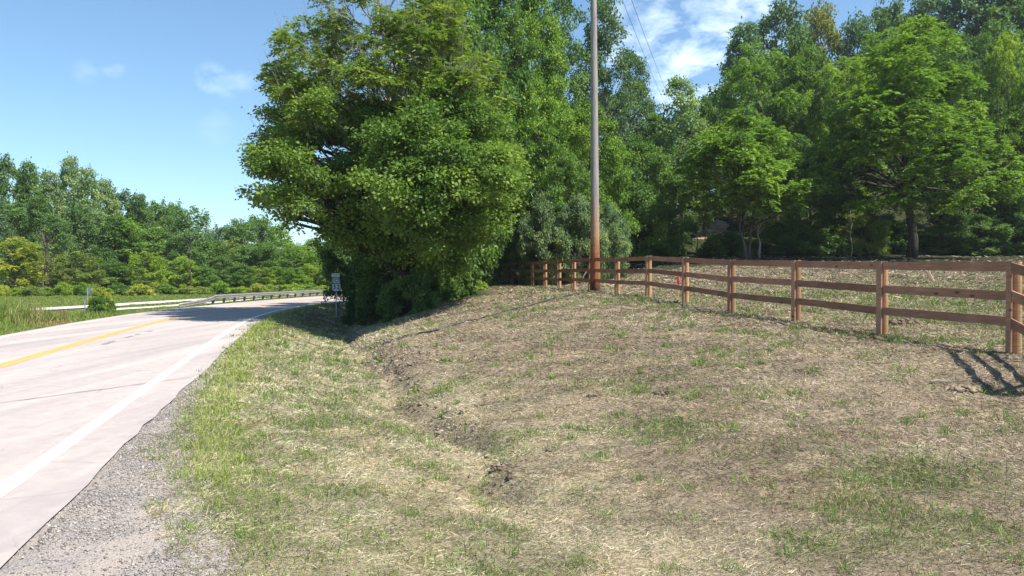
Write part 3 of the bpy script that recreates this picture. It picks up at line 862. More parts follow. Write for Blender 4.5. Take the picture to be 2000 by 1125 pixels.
debris(985, 914, 6.9, .13, 'broken soil clump on the lip of the shallow ditch', 'soil clump', 40, (.12, .09, .07), (.28, .21, .16))
debris(1880, 762, 8.6, .2, 'brown heap of cuttings below the fence shadow', 'brush heap', 90, (.13, .095, .065), (.34, .26, .17))
debris(1768, 632, 17, .34, 'brown brush heap behind the second fence post', 'brush heap', 110, (.06, .04, .03), (.22, .15, .1))
debris(1588, 727, 9.5, .08, 'tiny dark soil clump on the upper right bank', 'soil clump', 30)
debris(1532, 985, 5.2, .06, 'tiny brown soil clump low on the right bank', 'soil clump', 30)
def stick(px, py, d, L, rz, label):
    b = on_ground(px, py, d); m = MB()
    pts = [(L * (t - .5) * math.cos(rz), L * (t - .5) * math.sin(rz) + .03 * math.sin(t * 5), .025 + .01 * math.sin(t * 9)) for t in np.linspace(0, 1, 8)]
    m.tube(pts, [.012 - .006 * t for t in np.linspace(0, 1, 8)], 6); o = m.build('stick', M_barkp); o.location = b; tag(o, label, 'stick')
stick(1855, 747, 9, .55, .2, 'pale stick lying below the corner fence shadow')
stick(1370, 858, 7, .3, 1.2, 'short pale stick lying mid bank below the green weeds')

# ------------------------------------------------------------------ trees
def unit(v): return v / np.maximum(np.linalg.norm(v, axis=-1, keepdims=True), 1e-9)

def crown_mesh(name, C, RR, L, nspray, k, style, seed, spread=.5, zmin=-.45, width=.42, droop=.5, sub=9):
    rng = np.random.default_rng(seed)
    C0 = np.asarray(C, float); R0_ = np.asarray(RR, float)
    # each bough carries smaller tufts, spread over its outer shell with gaps between
    own = np.repeat(np.arange(len(C0)), sub)
    sdir = unit(rng.normal(0, 1, (len(own), 3)) + np.array([0, 0, .15]))
    C = C0[own] + sdir * R0_[own] * (.35 + .75 * rng.random((len(own), 1)) ** .6)
    sr = rng.uniform(.18, .44, (len(own), 1))
    RR = R0_[own] * sr * np.array([1.1, 1.1, .85])
    area = RR[:, 0] * RR[:, 1] + RR[:, 0] * RR[:, 2]
    cnt = np.maximum(1, np.round(nspray * area / area.sum()).astype(int))
    li = np.repeat(np.arange(len(C)), cnt); S = len(li)
    dirs = unit(rng.normal(0, 1, (S, 3)) + np.array([0, 0, .35]))
    flip = dirs[:, 2] < zmin; dirs[flip, 2] *= -1
    rad = .45 + .6 * np.sqrt(rng.random(S))
    P = C[li] + dirs * RR[li] * rad[:, None]
    lobe_t = (rng.normal(0, .15, len(C0))[own] + rng.normal(0, .12, len(C)))[li]
    big = own[li]
    spray_t = rng.normal(0, .12, S)
    ax = dirs.copy(); ax[:, 2] *= .35; ax += rng.normal(0, .45, (S, 3)) * np.array([1, 1, .5]); ax = unit(ax)
    n = S * k
    if style == 'pin':
        j = np.tile(np.arange(k), S); si = np.repeat(np.arange(S), k)
        t = (j // 2 + 1) / (k / 2); sg_ = np.where(j % 2 == 0, 1, -1)
        Rl = (spread * (.7 + .6 * rng.random(S)))[si]
        side = unit(np.cross(ax, np.array([0, 0, 1.0])))[si] * sg_[:, None]
        base = P[si] + ax[si] * (Rl * t)[:, None]; base[:, 2] -= droop * Rl * t * t
        ld = unit(ax[si] * .55 + side * .85 + rng.normal(0, .2, (n, 3)) - np.array([0, 0, .25]))
        nr = unit(np.array([0, 0, 1.0]) + rng.normal(0, .5, (n, 3)) + side * .2)
    else:
        si = np.repeat(np.arange(S), k)
        off = rng.normal(0, 1, (n, 3)) * np.array([1, 1, .6]) * spread * .5
        base = P[si] + off
        ld = unit(ax[si] * .5 + unit(off) * .7 + rng.normal(0, .4, (n, 3)) - np.array([0, 0, .35]))
        nr = unit(np.array([0, 0, 1.0]) + ax[si] * .55 + rng.normal(0, .6, (n, 3)))
    ln = L * (.65 + .7 * rng.random(n))
    sd = unit(np.cross(nr, ld)); 
    w = (ln * width)[:, None]
    V = np.empty((n, 4, 3), np.float32)
    V[:, 0] = base; V[:, 2] = base + ld * ln[:, None]
    mid = base + ld * (ln * .45)[:, None] + nr * (ln * .06)[:, None]
    V[:, 1] = mid + sd * w; V[:, 3] = mid - sd * w
    Fq = np.arange(n * 4, dtype=np.int32).reshape(n, 4)
    tint = np.clip(.5 + lobe_t[si] + spray_t[si] + rng.normal(0, .10, n), 0, 1)
    return np_mesh(name, V.reshape(-1, 3), Fq, M_leaf, fattr=dict(tint=tint)), P, big

def limb_path(a, b, sag, rng, n=5):
    pts = []
    for t in np.linspace(0, 1, n):
        p = a * (1 - t) + b * t; p = p + np.array([0, 0, sag]) * math.sin(t * math.pi) 
        if 0 < t < 1: p = p + rng.normal(0, .03, 3) * np.linalg.norm(b - a)
        pts.append(p)
    return pts
def trunk_mesh(name, C, P, li, H, r0, mat, seed, lean=(0, 0), fork=.35, twigs=3, limb_frac=.8, stems=1, base_off=None, top=None, whips=0):
    rng = np.random.default_rng(seed + 5); m = MB()
    top = np.array([lean[0], lean[1], H * .82]) if top is None else np.array(top, float)
    for s in range(stems):
        b0 = np.array([0, 0, -.35]) + (np.array([rng.uniform(-1, 1), rng.uniform(-1, 1), 0]) * r0 * 3.0 if stems > 1 else 0)
        tp = top + (np.array([rng.uniform(-1, 1), rng.uniform(-1, 1), 0]) * H * .12 if stems > 1 else 0)
        path = [b0 * (1 - t) + tp * t + np.array([rng.normal(0, .012 * H * math.sin(t * 3.1)), rng.normal(0, .012 * H * math.sin(t * 3.1)), 0]) for t in np.linspace(0, 1, 9)]
        rr = [r0 * (1.35 if i == 0 else 1.0) * (1 - .82 * (i / 8)) for i in range(9)]
        m.tube(path, rr, 9)
        pa = np.array(path)
        for i in range(len(C)):
            if stems > 1 and i % stems != s: continue
            if rng.random() > limb_frac: continue
            c = np.asarray(C[i]); hz = np.linalg.norm(c[:2] - np.interp(c[2] * .7, pa[:, 2], pa[:, 0]) * np.array([1, 0]))
            za = np.clip(c[2] - hz * rng.uniform(.45, .95), H * fork * .55, H * .8)
            a = np.array([np.interp(za, pa[:, 2], pa[:, k]) for k in range(3)])
            rb = max(.02, r0 * .42 * (1 - za / H) + .02) * rng.uniform(.6, 1.1)
            lp = limb_path(a, c, .05 * hz, rng); m.tube(lp, [rb * (1 - .8 * t) for t in np.linspace(0, 1, len(lp))], 5, False)
            ids = np.where(li == i)[0]
            if len(ids):
                for q in rng.choice(ids, min(twigs, len(ids)), replace=False):
                    st_ = lp[rng.integers(2, len(lp))]
                    tp_ = limb_path(np.asarray(st_), P[q], .02, rng, 4); m.tube(tp_, [rb * .3 * (1 - .75 * t) + .004 for t in np.linspace(0, 1, 4)], 4, False)
    if whips:
        for q in rng.choice(len(P), whips, replace=False):
            a = P[q].copy(); out_ = unit(a - np.array([top[0] * .6, top[1] * .6, H * .3])); l = rng.uniform(.7, 1.7)
            b_ = a + (out_ * .55 + np.array([0, 0, .8]) + rng.normal(0, .18, 3)) * l * .5; a2 = a - (out_ * .8 + np.array([0, 0, .5])) * l * .25
            m.tube([a2, (a2 + b_) / 2 + rng.normal(0, .05, 3), b_], [.012, .010, .005], 3, False)
    me = bpy.data.meshes.new(name); me.from_pydata(m.v, [], m.f); me.materials.append(mat)
    me.polygons.foreach_set('use_smooth', [True] * len(me.polygons)); return me

def auto_lobes(kind, H, Rw, n, seed, crown0=.22, lob=(.2, .34), flat=.62):
    rng = np.random.default_rng(seed); C = []; RR = []
    for i in range(n):
        t = (i + rng.random()) / n
        if kind == 'round': pr = math.sin(math.pi * min(1, t * .86 + .14)) ** .6
        elif kind == 'tall': pr = (min(1, t / .25) ** .6) * (1 - max(0, (t - .45) / .55) ** 1.4 * .8)
        elif kind == 'vase': pr = .35 + .75 * math.sin(math.pi * (t * .72 + .1))
        elif kind == 'cone': pr = 1.02 - t
        else: pr = math.sqrt(max(.05, 1 - (t * .95) ** 2))
        a = i * 2.39996 + rng.normal(0, .4); rr = Rw * pr * (.35 + .6 * math.sqrt(rng.random()))
        lr = Rw * rng.uniform(*lob) * (.7 + .3 * pr)
        if kind == 'cone': lr *= .4 + .8 * (1 - t)
        z = H * (crown0 + (1 - crown0) * t) - lr * flat * .7
        C.append((rr * math.cos(a), rr * math.sin(a), z)); RR.append((lr, lr, lr * flat * rng.uniform(.8, 1.2)))
    return np.array(C), np.array(RR)

VAR = {}
def variant(key, kind, H, Rw, n, L, nspray, k, style, seed, r0, mat, **kw):
    lk = {a: kw.pop(a) for a in ('crown0', 'lob', 'flat') if a in kw}
    tk = {a: kw.pop(a) for a in ('twigs', 'limb_frac', 'stems', 'fork') if a in kw}
    C, RR = auto_lobes(kind, H, Rw, n, seed, **lk)
    cm, P, li = crown_mesh('crown', C, RR, L, nspray, k, style, seed, **kw)
    tm = trunk_mesh('trunk', C, P, li, H, r0, mat, seed, **tk)
    VAR[key] = (cm, tm, H, Rw)
variant('pinA', 'vase', 15, 6.5, 50, .25, 4600, 12, 'pin', 11, .24, M_barkd, spread=.5, crown0=.2, lob=(.15, .26), flat=.6, width=.24)
variant('pinB', 'round', 12, 5.5, 44, .24, 4000, 12, 'pin', 12, .18, M_bark, spread=.48, crown0=.2, lob=(.16, .27), flat=.6, width=.24, stems=2)
variant('rndA', 'round', 15, 5.5, 60, .21, 3600, 14, 'clus', 13, .24, M_bark, spread=.42, crown0=.14, flat=.8, lob=(.16, .30))
variant('rndB', 'round', 13, 5.5, 54, .21, 3300, 14, 'clus', 14, .22, M_barkd, spread=.42, crown0=.12, lob=(.16, .32), flat=.8)
variant('talA', 'tall', 20, 4.2, 66, .21, 3200, 14, 'clus', 15, .26, M_bark, spread=.42, crown0=.18, lob=(.18, .34), flat=.8)
variant('talB', 'tall', 20, 4.5, 52, .22, 2000, 12, 'clus', 16, .22, M_barkp, spread=.5, crown0=.25, lob=(.16, .32), flat=.8, twigs=5)
variant('airy', 'tall', 14, 2.6, 30, .22, 1500, 7, 'clus', 17, .10, M_barkp, spread=.5, crown0=.3, lob=(.22, .4), flat=.8)
variant('shrA', 'dome', 3.2, 2.4, 26, .13, 3000, 8, 'clus', 18, .05, M_bark, spread=.2, crown0=.1, lob=(.2, .36), flat=.75, stems=3, zmin=-.8)
variant('shrB', 'dome', 2.6, 2.2, 22, .17, 1700, 8, 'clus', 19, .04, M_barkd, spread=.24, crown0=.05, lob=(.22, .4), flat=.7, stems=2, zmin=-.8)
variant('shrC', 'round', 4.5, 2.7, 40, .13, 3200, 10, 'clus', 28, .06, M_bark, spread=.26, crown0=.06, lob=(.16, .30), flat=.8, stems=3, zmin=-.8)
variant('farA', 'round', 16, 6, 54, .34, 1900, 10, 'clus', 20, .25, M_bark, spread=.55, crown0=.04, flat=.9, lob=(.16, .30), twigs=1)
variant('farB', 'tall', 19, 4.6, 54, .33, 1900, 10, 'clus', 21, .22, M_barkp, spread=.5, crown0=.1, lob=(.18, .34), flat=1.0, twigs=1)
variant('farC', 'vase', 15, 5.5, 44, .36, 2000, 8, 'pin', 22, .22, M_bark, spread=.7, crown0=.06, flat=.75, lob=(.16, .28), twigs=1, width=.3)
variant('farS', 'cone', 17, 3.4, 60, .36, 2400, 6, 'pin', 23, .2, M_barkd, spread=.9, crown0=.05, lob=(.25, .4), flat=.35, droop=.8, twigs=0, width=.2)
variant('farH', 'dome', 4, 4, 26, .30, 1500, 6, 'clus', 24, .06, M_bark, spread=.4, crown0=.0, lob=(.2, .4), flat=.8, twigs=0, zmin=-.8)

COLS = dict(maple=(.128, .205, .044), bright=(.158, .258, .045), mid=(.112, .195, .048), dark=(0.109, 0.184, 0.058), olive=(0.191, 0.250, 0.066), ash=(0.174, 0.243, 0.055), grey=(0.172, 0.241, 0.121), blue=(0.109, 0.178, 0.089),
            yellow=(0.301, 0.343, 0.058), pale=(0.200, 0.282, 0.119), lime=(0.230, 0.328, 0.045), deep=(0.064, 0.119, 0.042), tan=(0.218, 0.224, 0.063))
def put_tree(name, px, d, top, hw, var, colr, label, cat='tree', group=None, rz=None, base_y=None):
    cm, tm, H0, R0 = VAR[var]
    x = (px - 1000) / F * d; z = G(x, d); zt_ = CAM_H + (HY - top) / F * d
    sz_ = max(.15, (zt_ - z) / H0); sx = (hw / F * d) / (R0 * 1.08)
    e = empty(name, (x, d, z - .05), random.random() * 6.28 if rz is None else rz, (sx, sx, sz_))
    tag(e, label, cat, group)
    c = np.array(COLS[colr]) * random.uniform(.9, 1.12)
    for nm, me in (('trunk', tm), ('crown', cm)):
        o = mobj(nm if cat != 'shrub' else {'trunk': 'stem', 'crown': 'foliage'}[nm], me, e); o.color = (c[0], c[1] , c[2], 1)
    return e

# --- hero trees grown inside a traced outline with real depth
def poly_lobes(poly, d, depth, n, seed, rmin=16, rmax=52, flat=.65, skew=0.0, dshift=None):
    rng = np.random.default_rng(seed); poly = np.array(poly, float); A = poly; B = np.roll(poly, -1, 0)
    lo = poly.min(0); hi = poly.max(0); C = []; RR = []; tries = 0
    while len(C) < n and tries < 40000:
        tries += 1
        p = lo + (hi - lo) * rng.random(2)
        ins = False; dist = 1e9
        for (x1, y1), (x2, y2) in zip(A, B):
            if (y1 > p[1]) != (y2 > p[1]) and p[0] < (x2 - x1) * (p[1] - y1) / (y2 - y1) + x1: ins = not ins
            e = np.array([x2 - x1, y2 - y1]); t = np.clip(np.dot(p - (x1, y1), e) / np.dot(e, e), 0, 1)
            dist = min(dist, np.linalg.norm(p - (np.array([x1, y1]) + t * e)))
        if not ins: continue
        th = math.sqrt(min(1, (dist + 12) / 150)) * depth
        s = rng.choice((-1, 1)) * (rng.random() ** .5)
        dd = d + th * s + skew * (p[0] - poly[:, 0].mean()) / F * d
        if dshift is not None: dd += dshift(p[0], p[1])
        r = min(max(rmin, dist * .8 + 6), rmax) * rng.uniform(.7, 1.1) / F * d
        C.append(W(p[0], p[1], dd)); RR.append((r, r, r * flat))
    return np.array(C), np.array(RR)
def hero(name, poly, d, depth, n, base_px, L, nspray, k, style, seed, r0, mat, colr, label, stems=1, twigs=3, spread=.5, width=.42, rmin=16, rmax=52, flat=.65, top=None, limb_frac=.8, fork=.3, zmin=-.45, sub=9, whips=0, dshift=None):
    C, RR = poly_lobes(poly, d, depth, n, seed, rmin, rmax, flat, dshift=dshift)
    bx = (base_px - 1000) / F * d; b = np.array([bx, d, G(bx, d)])
    C = C - b; H = C[:, 2].max() + 1
    cm, P, li = crown_mesh('crown', C, RR, L, nspray, k, style, seed, spread=spread, width=width, zmin=zmin, sub=sub)
    tp = None if top is None else np.array(W(top[0], top[1], d)) - b
    tm = trunk_mesh('trunk', C, P, li, H, r0, mat, seed, fork=fork, twigs=twigs, stems=stems, limb_frac=limb_frac, top=tp, whips=whips)
    e = empty(name, b); tag(e, label, 'tree')
    c = COLS[colr]
    for nm, me in (('trunk', tm), ('crown', cm)):
        o = mobj(nm, me, e); o.color = (*c, 1)
    return e
hero('maple_tree', [(476, 340), (494, 285), (512, 235), (520, 175), (560, 140), (630, 150), (690, 205), (730, 190), (800, 205), (850, 150), (910, 190), (960, 180), (990, 260), (1030, 330), (1018, 400), (1000, 440), (975, 470), (925, 525), (870, 575), (760, 600), (690, 590), (668, 515), (640, 466), (585, 452), (545, 425), (505, 420), (486, 378)],
     33.5, 6.2, 170, 790, .125, 14500, 15, 'clus', 101, .34, M_barkd, 'maple', 'big dense dark green tree overhanging the road with foliage to the ground', twigs=2, spread=.32, top=(770, 200), rmin=14, rmax=62, flat=.75, sub=11, dshift=lambda px, py: 3.8 * float(sstep(425, 530, py)) * (1 - .75 * float(sstep(800, 920, px))))
hero('ash_tree', [(518, 130), (548, 70), (600, 5), (640, -40), (720, -60), (820, -60), (900, -10), (960, 70), (985, 170), (975, 260), (880, 320), (760, 320), (640, 320), (560, 330), (498, 320), (516, 260), (508, 195)],
     35.5, 5.6, 130, 775, .17, 8600, 10, 'pin', 102, .2, M_barkp, 'ash', 'tall thin-leaved tree with bare grey upper branches above the dense roadside tree', twigs=9, spread=.36, width=.24, rmin=13, rmax=36, top=(740, -20), limb_frac=.8, flat=.8, whips=1100)
hero('walnut_tree', [(1590, 300), (1640, 200), (1680, 130), (1720, 60), (1800, 35), (1870, 70), (1900, 170), (1930, 240), (1985, 300), (2000, 370), (1950, 400), (1860, 415), (1790, 425), (1700, 410), (1620, 380), (1580, 350)],
     55, 6.5, 95, 1780, .25, 6600, 12, 'pin', 103, .34, M_barkd, 'bright', 'large bright green spreading tree with dark forked trunk behind the fence', twigs=4, spread=.55, width=.24, top=(1760, 120), flat=.55, rmin=20, rmax=44, fork=.5, limb_frac=.4)
hero('locust_tree', [(1335, 330), (1370, 260), (1430, 212), (1490, 230), (1540, 280), (1560, 340), (1600, 375), (1560, 420), (1500, 430), (1420, 420), (1350, 400), (1330, 370)],
     53, 4.5, 60, 1462, .23, 4200, 12, 'pin', 104, .13, M_bark, 'bright', 'small bright green multi-stemmed tree in front of the wood left of the large one', stems=3, twigs=5, spread=.5, width=.24, flat=.55, rmin=16, rmax=38)

WG = 'trees of the wooded hill on the right'
T = [
 # px, d, top, halfw, var, col, label
 (975, 50, -60, 95, 'talA', 'mid', 'tall full green tree just right of the bare-branched one, cut by the frame top'),
 (875, 43, -50, 140, 'rndA', 'mid', 'dark tall tree behind the bare-branched one at the top of the frame'),
 (1045, 56, -50, 75, 'talA', 'bright', 'tall bright green tree left of the pole, cut by the top of the frame'),
 (1100, 62, -20, 75, 'talB', 'dark', 'tall loose-leaved dark tree just left of the pole'),
 (1180, 64, -15, 85, 'talB', 'blue', 'tall loose-leaved tree just right of the pole against the clouds'),
 (1238, 70, 105, 60, 'talB', 'blue', 'thin dark tree whose right edge borders the cloudy sky gap'),
 (1050, 48, 165, 90, 'rndA', 'bright', 'rounded bright tree left of the pole halfway up the wood'),
 (1150, 51, 200, 95, 'rndB', 'bright', 'rounded bright tree behind the middle of the pole'),
 (1105, 46, 300, 80, 'rndB', 'mid', 'low green tree left of the pole above the grey shrubs'),
 (1245, 56, 270, 90, 'rndB', 'mid', 'low shaded tree right of the pole'),
 (1330, 62, 150, 52, 'airy', 'pale', 'slender airy tree poking up in the middle of the sky gap'),
 (1285, 66, 225, 55, 'airy', 'mid', 'slender tree left of the one poking into the sky gap'),
 (1375, 68, 195, 60, 'rndA', 'mid', 'green tree under the right side of the sky gap'),
 (1300, 59, 330, 70, 'rndB', 'dark', 'low dark tree left of the small multi-stemmed one'),
 (1480, 70, 100, 95, 'pinA', 'bright', 'mid-slope bright tree above the small multi-stemmed one'),
 (1575, 71, 90, 80, 'pinB', 'mid', 'mid-slope tree left of the large spreading one, below a yellowish crown'),
 (1650, 68, 110, 90, 'pinA', 'lime', 'mid-slope lime green tree against the left shoulder of the large spreading one'),
 (1560, 60, 270, 80, 'rndA', 'dark', 'shaded tree between the multi-stemmed and the large spreading one'),
 (1660, 62, 300, 70, 'rndB', 'dark', 'shaded low tree left of the large dark trunk'),
 (1890, 70, 60, 80, 'pinA', 'mid', 'mid-slope tree behind the right shoulder of the large spreading one'),
 (1960, 66, 65, 75, 'pinB', 'lime', 'lime green tree at the right frame edge, upper one of two'),
 (1985, 59, 215, 85, 'rndA', 'bright', 'bright rounded tree at the right frame edge, lower one of two'),
 (1880, 61, 280, 80, 'rndB', 'dark', 'shaded low tree right of the large dark trunk'),
 (2090, 60, 60, 100, 'pinA', 'bright', 'bright tree just outside the right frame edge'),
 (1345, 98, 205, 55, 'farA', 'dark', 'distant dark crown at the bottom of the sky gap, left one'),
 (1400, 96, 175, 60, 'farA', 'dark', 'distant dark crown bordering the sky gap on its right'),
 (1455, 93, 45, 70, 'farB', 'blue', 'ridge tree at the right edge of the sky gap'),
 (1525, 96, 0, 80, 'farA', 'blue', 'ridge tree with the highest rounded crown right of the sky gap'),
 (1600, 98, 10, 65, 'farA', 'tan', 'yellowish brown ridge tree among dark neighbours'),
 (1672, 96, 35, 70, 'farA', 'blue', 'dark ridge tree right of the yellowish one'),
 (1735, 98, 5, 75, 'farA', 'dark', 'dark ridge tree above the left half of the large spreading one'),
 (1810, 100, -25, 80, 'farA', 'blue', 'ridge tree above the top of the large spreading one'),
 (1890, 96, -45, 80, 'farB', 'blue', 'ridge tree cut by the top frame right of the large spreading one'),
 (1965, 94, -50, 85, 'farB', 'dark', 'ridge tree in the top right corner of the frame'),
 (2060, 92, -50, 90, 'farA', 'dark', 'ridge tree just outside the top right corner'),
 (1560, 82, 70, 80, 'farA', 'dark', 'dark upper-slope tree below the highest rounded ridge crown'),
 (1700, 82, 95, 80, 'farA', 'dark', 'dark upper-slope tree behind the left shoulder of the large spreading one'),
 (1820, 84, 60, 80, 'farA', 'dark', 'dark upper-slope tree behind the top of the large spreading one'),
 (1430, 82, 150, 60, 'farA', 'dark', 'dark upper-slope tree right of the sky gap'),
 (1940, 82, 40, 80, 'farA', 'mid', 'upper-slope tree behind the lime green one at the right edge'),
 (1190, 76, 180, 80, 'farA', 'dark', 'dark tree filling in behind the pole'),
 (1270, 84, 240, 70, 'farA', 'dark', 'dark tree filling in below the left side of the sky gap'),
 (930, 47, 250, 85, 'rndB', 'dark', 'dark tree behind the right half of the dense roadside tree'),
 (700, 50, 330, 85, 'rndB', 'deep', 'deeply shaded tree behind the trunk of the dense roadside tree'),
 (835, 40.5, 110, 125, 'rndA', 'mid', 'tree filling in behind the bare-branched crown'),
 (985, 55, 330, 70, 'rndB', 'mid', 'green tree behind the far end of the fence'),
]
for px, d, top, hw, var, colr, lab in T:
    put_tree('tree', px, d, top, hw, var, colr, lab, 'tree', WG)
SH = [
 (1062, 44.5, 382, 54, 'shrC', 'grey', 'pale grey-green shrub left of the pole base, the bigger left one'),
 (1130, 44, 384, 58, 'shrC', 'grey', 'pale grey-green shrub just left of the pole base'),
 (1192, 45, 400, 42, 'shrC', 'grey', 'pale grey-green shrub just right of the pole base'),
 (1022, 52, 430, 42, 'shrB', 'mid', 'dark green bush behind the far end of the fence'),
 (890, 36, 490, 50, 'shrB', 'mid', 'bush at the foot of the dense tree left of the fence end'),
 (830, 35, 490, 60, 'shrB', 'mid', 'leafy bush on the shaded bank below the dense tree'),
 (760, 37, 505, 55, 'shrB', 'dark', 'dark bush on the shaded bank below the dense tree trunk'),
 (800, 31.5, 535, 60, 'shrB', 'dark', 'dark bush hiding the foot of the dense tree trunk'),
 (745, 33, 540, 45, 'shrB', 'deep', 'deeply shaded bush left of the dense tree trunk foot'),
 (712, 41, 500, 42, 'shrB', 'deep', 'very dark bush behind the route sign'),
 (925, 41, 545, 28, 'shrB', 'lime', 'low lime green weeds in sun at the crest left of the fence end'),
 (870, 38, 560, 26, 'shrB', 'lime', 'low lime green weeds on the crest, lower down the bank'),
 (1085, 46.5, 492, 38, 'shrB', 'lime', 'low bright weeds behind the fence left of the pole'),
 (1235, 58, 425, 55, 'shrC', 'dark', 'dark undergrowth bush right of the pole at the wood edge'),
 (1290, 57, 455, 45, 'shrB', 'dark', 'dark undergrowth bush left of the brown clearing'),
 (1415, 57, 452, 45, 'shrB', 'dark', 'dark undergrowth bush right of the brown clearing'),
 (1490, 58, 440, 55, 'shrC', 'dark', 'deeply shaded bush behind the multi-stemmed tree'),
 (1560, 58, 430, 60, 'shrC', 'dark', 'deeply shaded bush between the two front trees'),
 (1610, 57, 455, 50, 'shrB', 'dark', 'dark bush left of the thin pale sapling'),
 (1690, 58, 410, 60, 'shrC', 'olive', 'sunlit olive bush right of the thin pale sapling'),
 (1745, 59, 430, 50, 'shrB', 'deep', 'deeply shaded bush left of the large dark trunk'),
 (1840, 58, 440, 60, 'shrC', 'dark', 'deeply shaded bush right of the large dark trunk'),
 (1910, 57, 420, 60, 'shrC', 'dark', 'dark undergrowth bush near the right frame edge'),
 (1980, 58, 400, 70, 'shrC', 'dark', 'dark undergrowth bush at the right frame edge'),
 (2060, 57, 420, 70, 'shrC', 'dark', 'dark undergrowth bush just outside the right frame edge'),
 (198, 37.5, 578, 26, 'shrB', 'mid', 'green bush at the far road edge in front of the marker post'),
 (195, 46, 563, 22, 'shrB', 'yellow', 'yellow-green weeds behind the green roadside bush'),
]
for px, d, top, hw, var, colr, lab in SH:
    put_tree('shrub', px, d, top, hw, var, colr, lab, 'shrub', 'shrubs and weeds at the wood edge')

# left woods
ORD = ['first', 'second', 'third', 'fourth', 'fifth', 'sixth', 'seventh', 'eighth', 'ninth', 'tenth', 'eleventh', 'twelfth', 'thirteenth', 'fourteenth', 'fifteenth', 'sixteenth', 'seventeenth', 'eighteenth', 'nineteenth', 'twentieth', 'twenty-first', 'twenty-second', 'twenty-third', 'twenty-fourth']
back = [(-40, 312, 'farA', 'blue'), (12, 308, 'farA', 'mid'), (58, 318, 'farB', 'mid'), (98, 336, 'farB', 'pale'), (138, 308, 'farB', 'pale'), (172, 330, 'farB', 'pale'), (205, 352, 'farB', 'pale'), (238, 374, 'farA', 'blue'),
        (272, 380, 'farB', 'mid'), (306, 396, 'farA', 'mid'), (338, 400, 'farA', 'mid'), (370, 408, 'farC', 'mid'), (403, 416, 'farS', 'blue'), (436, 444, 'farA', 'blue'), (470, 432, 'farA', 'mid'), (505, 424, 'farA', 'mid'), (538, 440, 'farA', 'bright'),
        (580, 478, 'farA', 'bright'), (612, 468, 'farB', 'bright'), (645, 474, 'farB', 'mid'), (680, 490, 'farA', 'mid'), (720, 480, 'farA', 'mid')]
words = {'farA': 'broad', 'farB': 'tall narrow', 'farC': 'feathery', 'farS': 'pointed conifer-like'}
cw = {'blue': 'bluish dark', 'mid': 'green', 'pale': 'pale shimmering', 'bright': 'bright green', 'dark': 'dark', 'olive': 'olive', 'lime': 'light green', 'yellow': 'yellow-green', 'tan': 'brownish'}
for i, (px, tp, v, c) in enumerate(back):
    d = 106 + 6 * math.sin(i * 2.1) + (px / 720) * 16
    put_tree('tree', px, d, tp - 3, {'farA': 52, 'farB': 40, 'farC': 50, 'farS': 24}[v], v, c, f'{words[v]} {cw[c]} tree, {ORD[i]} from the left along the left skyline', 'tree', 'skyline trees of the left woods')
mid = [(-20, 390, 'farA', 'blue'), (30, 400, 'farA', 'mid'), (75, 380, 'farB', 'mid'), (110, 420, 'farA', 'dark'), (150, 400, 'farA', 'dark'), (190, 410, 'farB', 'pale'), (228, 420, 'farB', 'mid'), (262, 430, 'farC', 'bright'), (300, 440, 'farA', 'mid'), (335, 455, 'farA', 'dark'),
       (370, 450, 'farA', 'dark'), (410, 470, 'farC', 'mid'), (445, 470, 'farA', 'olive'), (480, 480, 'farA', 'dark'), (515, 475, 'farA', 'mid'), (550, 478, 'farC', 'bright'), (590, 490, 'farA', 'bright'), (625, 488, 'farC', 'bright'), (660, 500, 'farA', 'mid'), (700, 505, 'farA', 'mid')]
for i, (px, tp, v, c) in enumerate(mid):
    d = 93 + 4 * math.sin(i * 1.7) + (px / 700) * 18
    put_tree('tree', px, d, tp, {'farA': 54, 'farB': 42, 'farC': 52, 'farS': 24}[v] * random.uniform(.9, 1.15), v, c, f'{words[v]} {cw[c]} tree, {ORD[i]} from the left, middle row of the left woods', 'tree', 'middle row of the left woods')
front = [(28, 462, 46, 'farC', 'yellow'), (95, 500, 30, 'farA', 'olive'), (150, 490, 38, 'farC', 'olive'), (205, 505, 36, 'farC', 'mid'), (245, 520, 34, 'farA', 'mid'), (283, 490, 28, 'farC', 'lime'), (322, 520, 30, 'farA', 'dark'), (352, 500, 30, 'farC', 'lime'), (395, 520, 32, 'farA', 'mid'), (430, 500, 30, 'farA', 'dark'), (470, 515, 30, 'farA', 'mid'), (505, 520, 28, 'farC', 'lime'), (540, 520, 28, 'farC', 'bright'), (575, 522, 26, 'farA', 'bright'), (610, 515, 26, 'farC', 'lime'), (642, 520, 26, 'farA', 'bright'), (675, 520, 26, 'farA', 'mid')]
for i, (px, tp, hw, v, c) in enumerate(front):
    d = 80 + 3 * math.sin(i * 2.3) + (px / 700) * 22
    put_tree('tree', px, d, tp, hw * 1.25, v, c, f'low {cw[c]} tree, {ORD[i]} from the left in the front row of the left woods', 'tree', 'front row of the left woods')
for i in range(22):
    px = -30 + i * 33 + random.uniform(-6, 6); d = 74 + (px / 700) * 24 + random.uniform(-2, 2)
    c = random.choice(['lime', 'mid', 'bright', 'lime', 'yellow', 'olive'])
    put_tree('shrub', px, d, 555 + random.uniform(-6, 6), random.uniform(22, 30), 'farH', c, f'{cw[c]} bush, {ORD[i]} from the left along the foot of the left woods', 'shrub', 'bushes along the foot of the left woods')

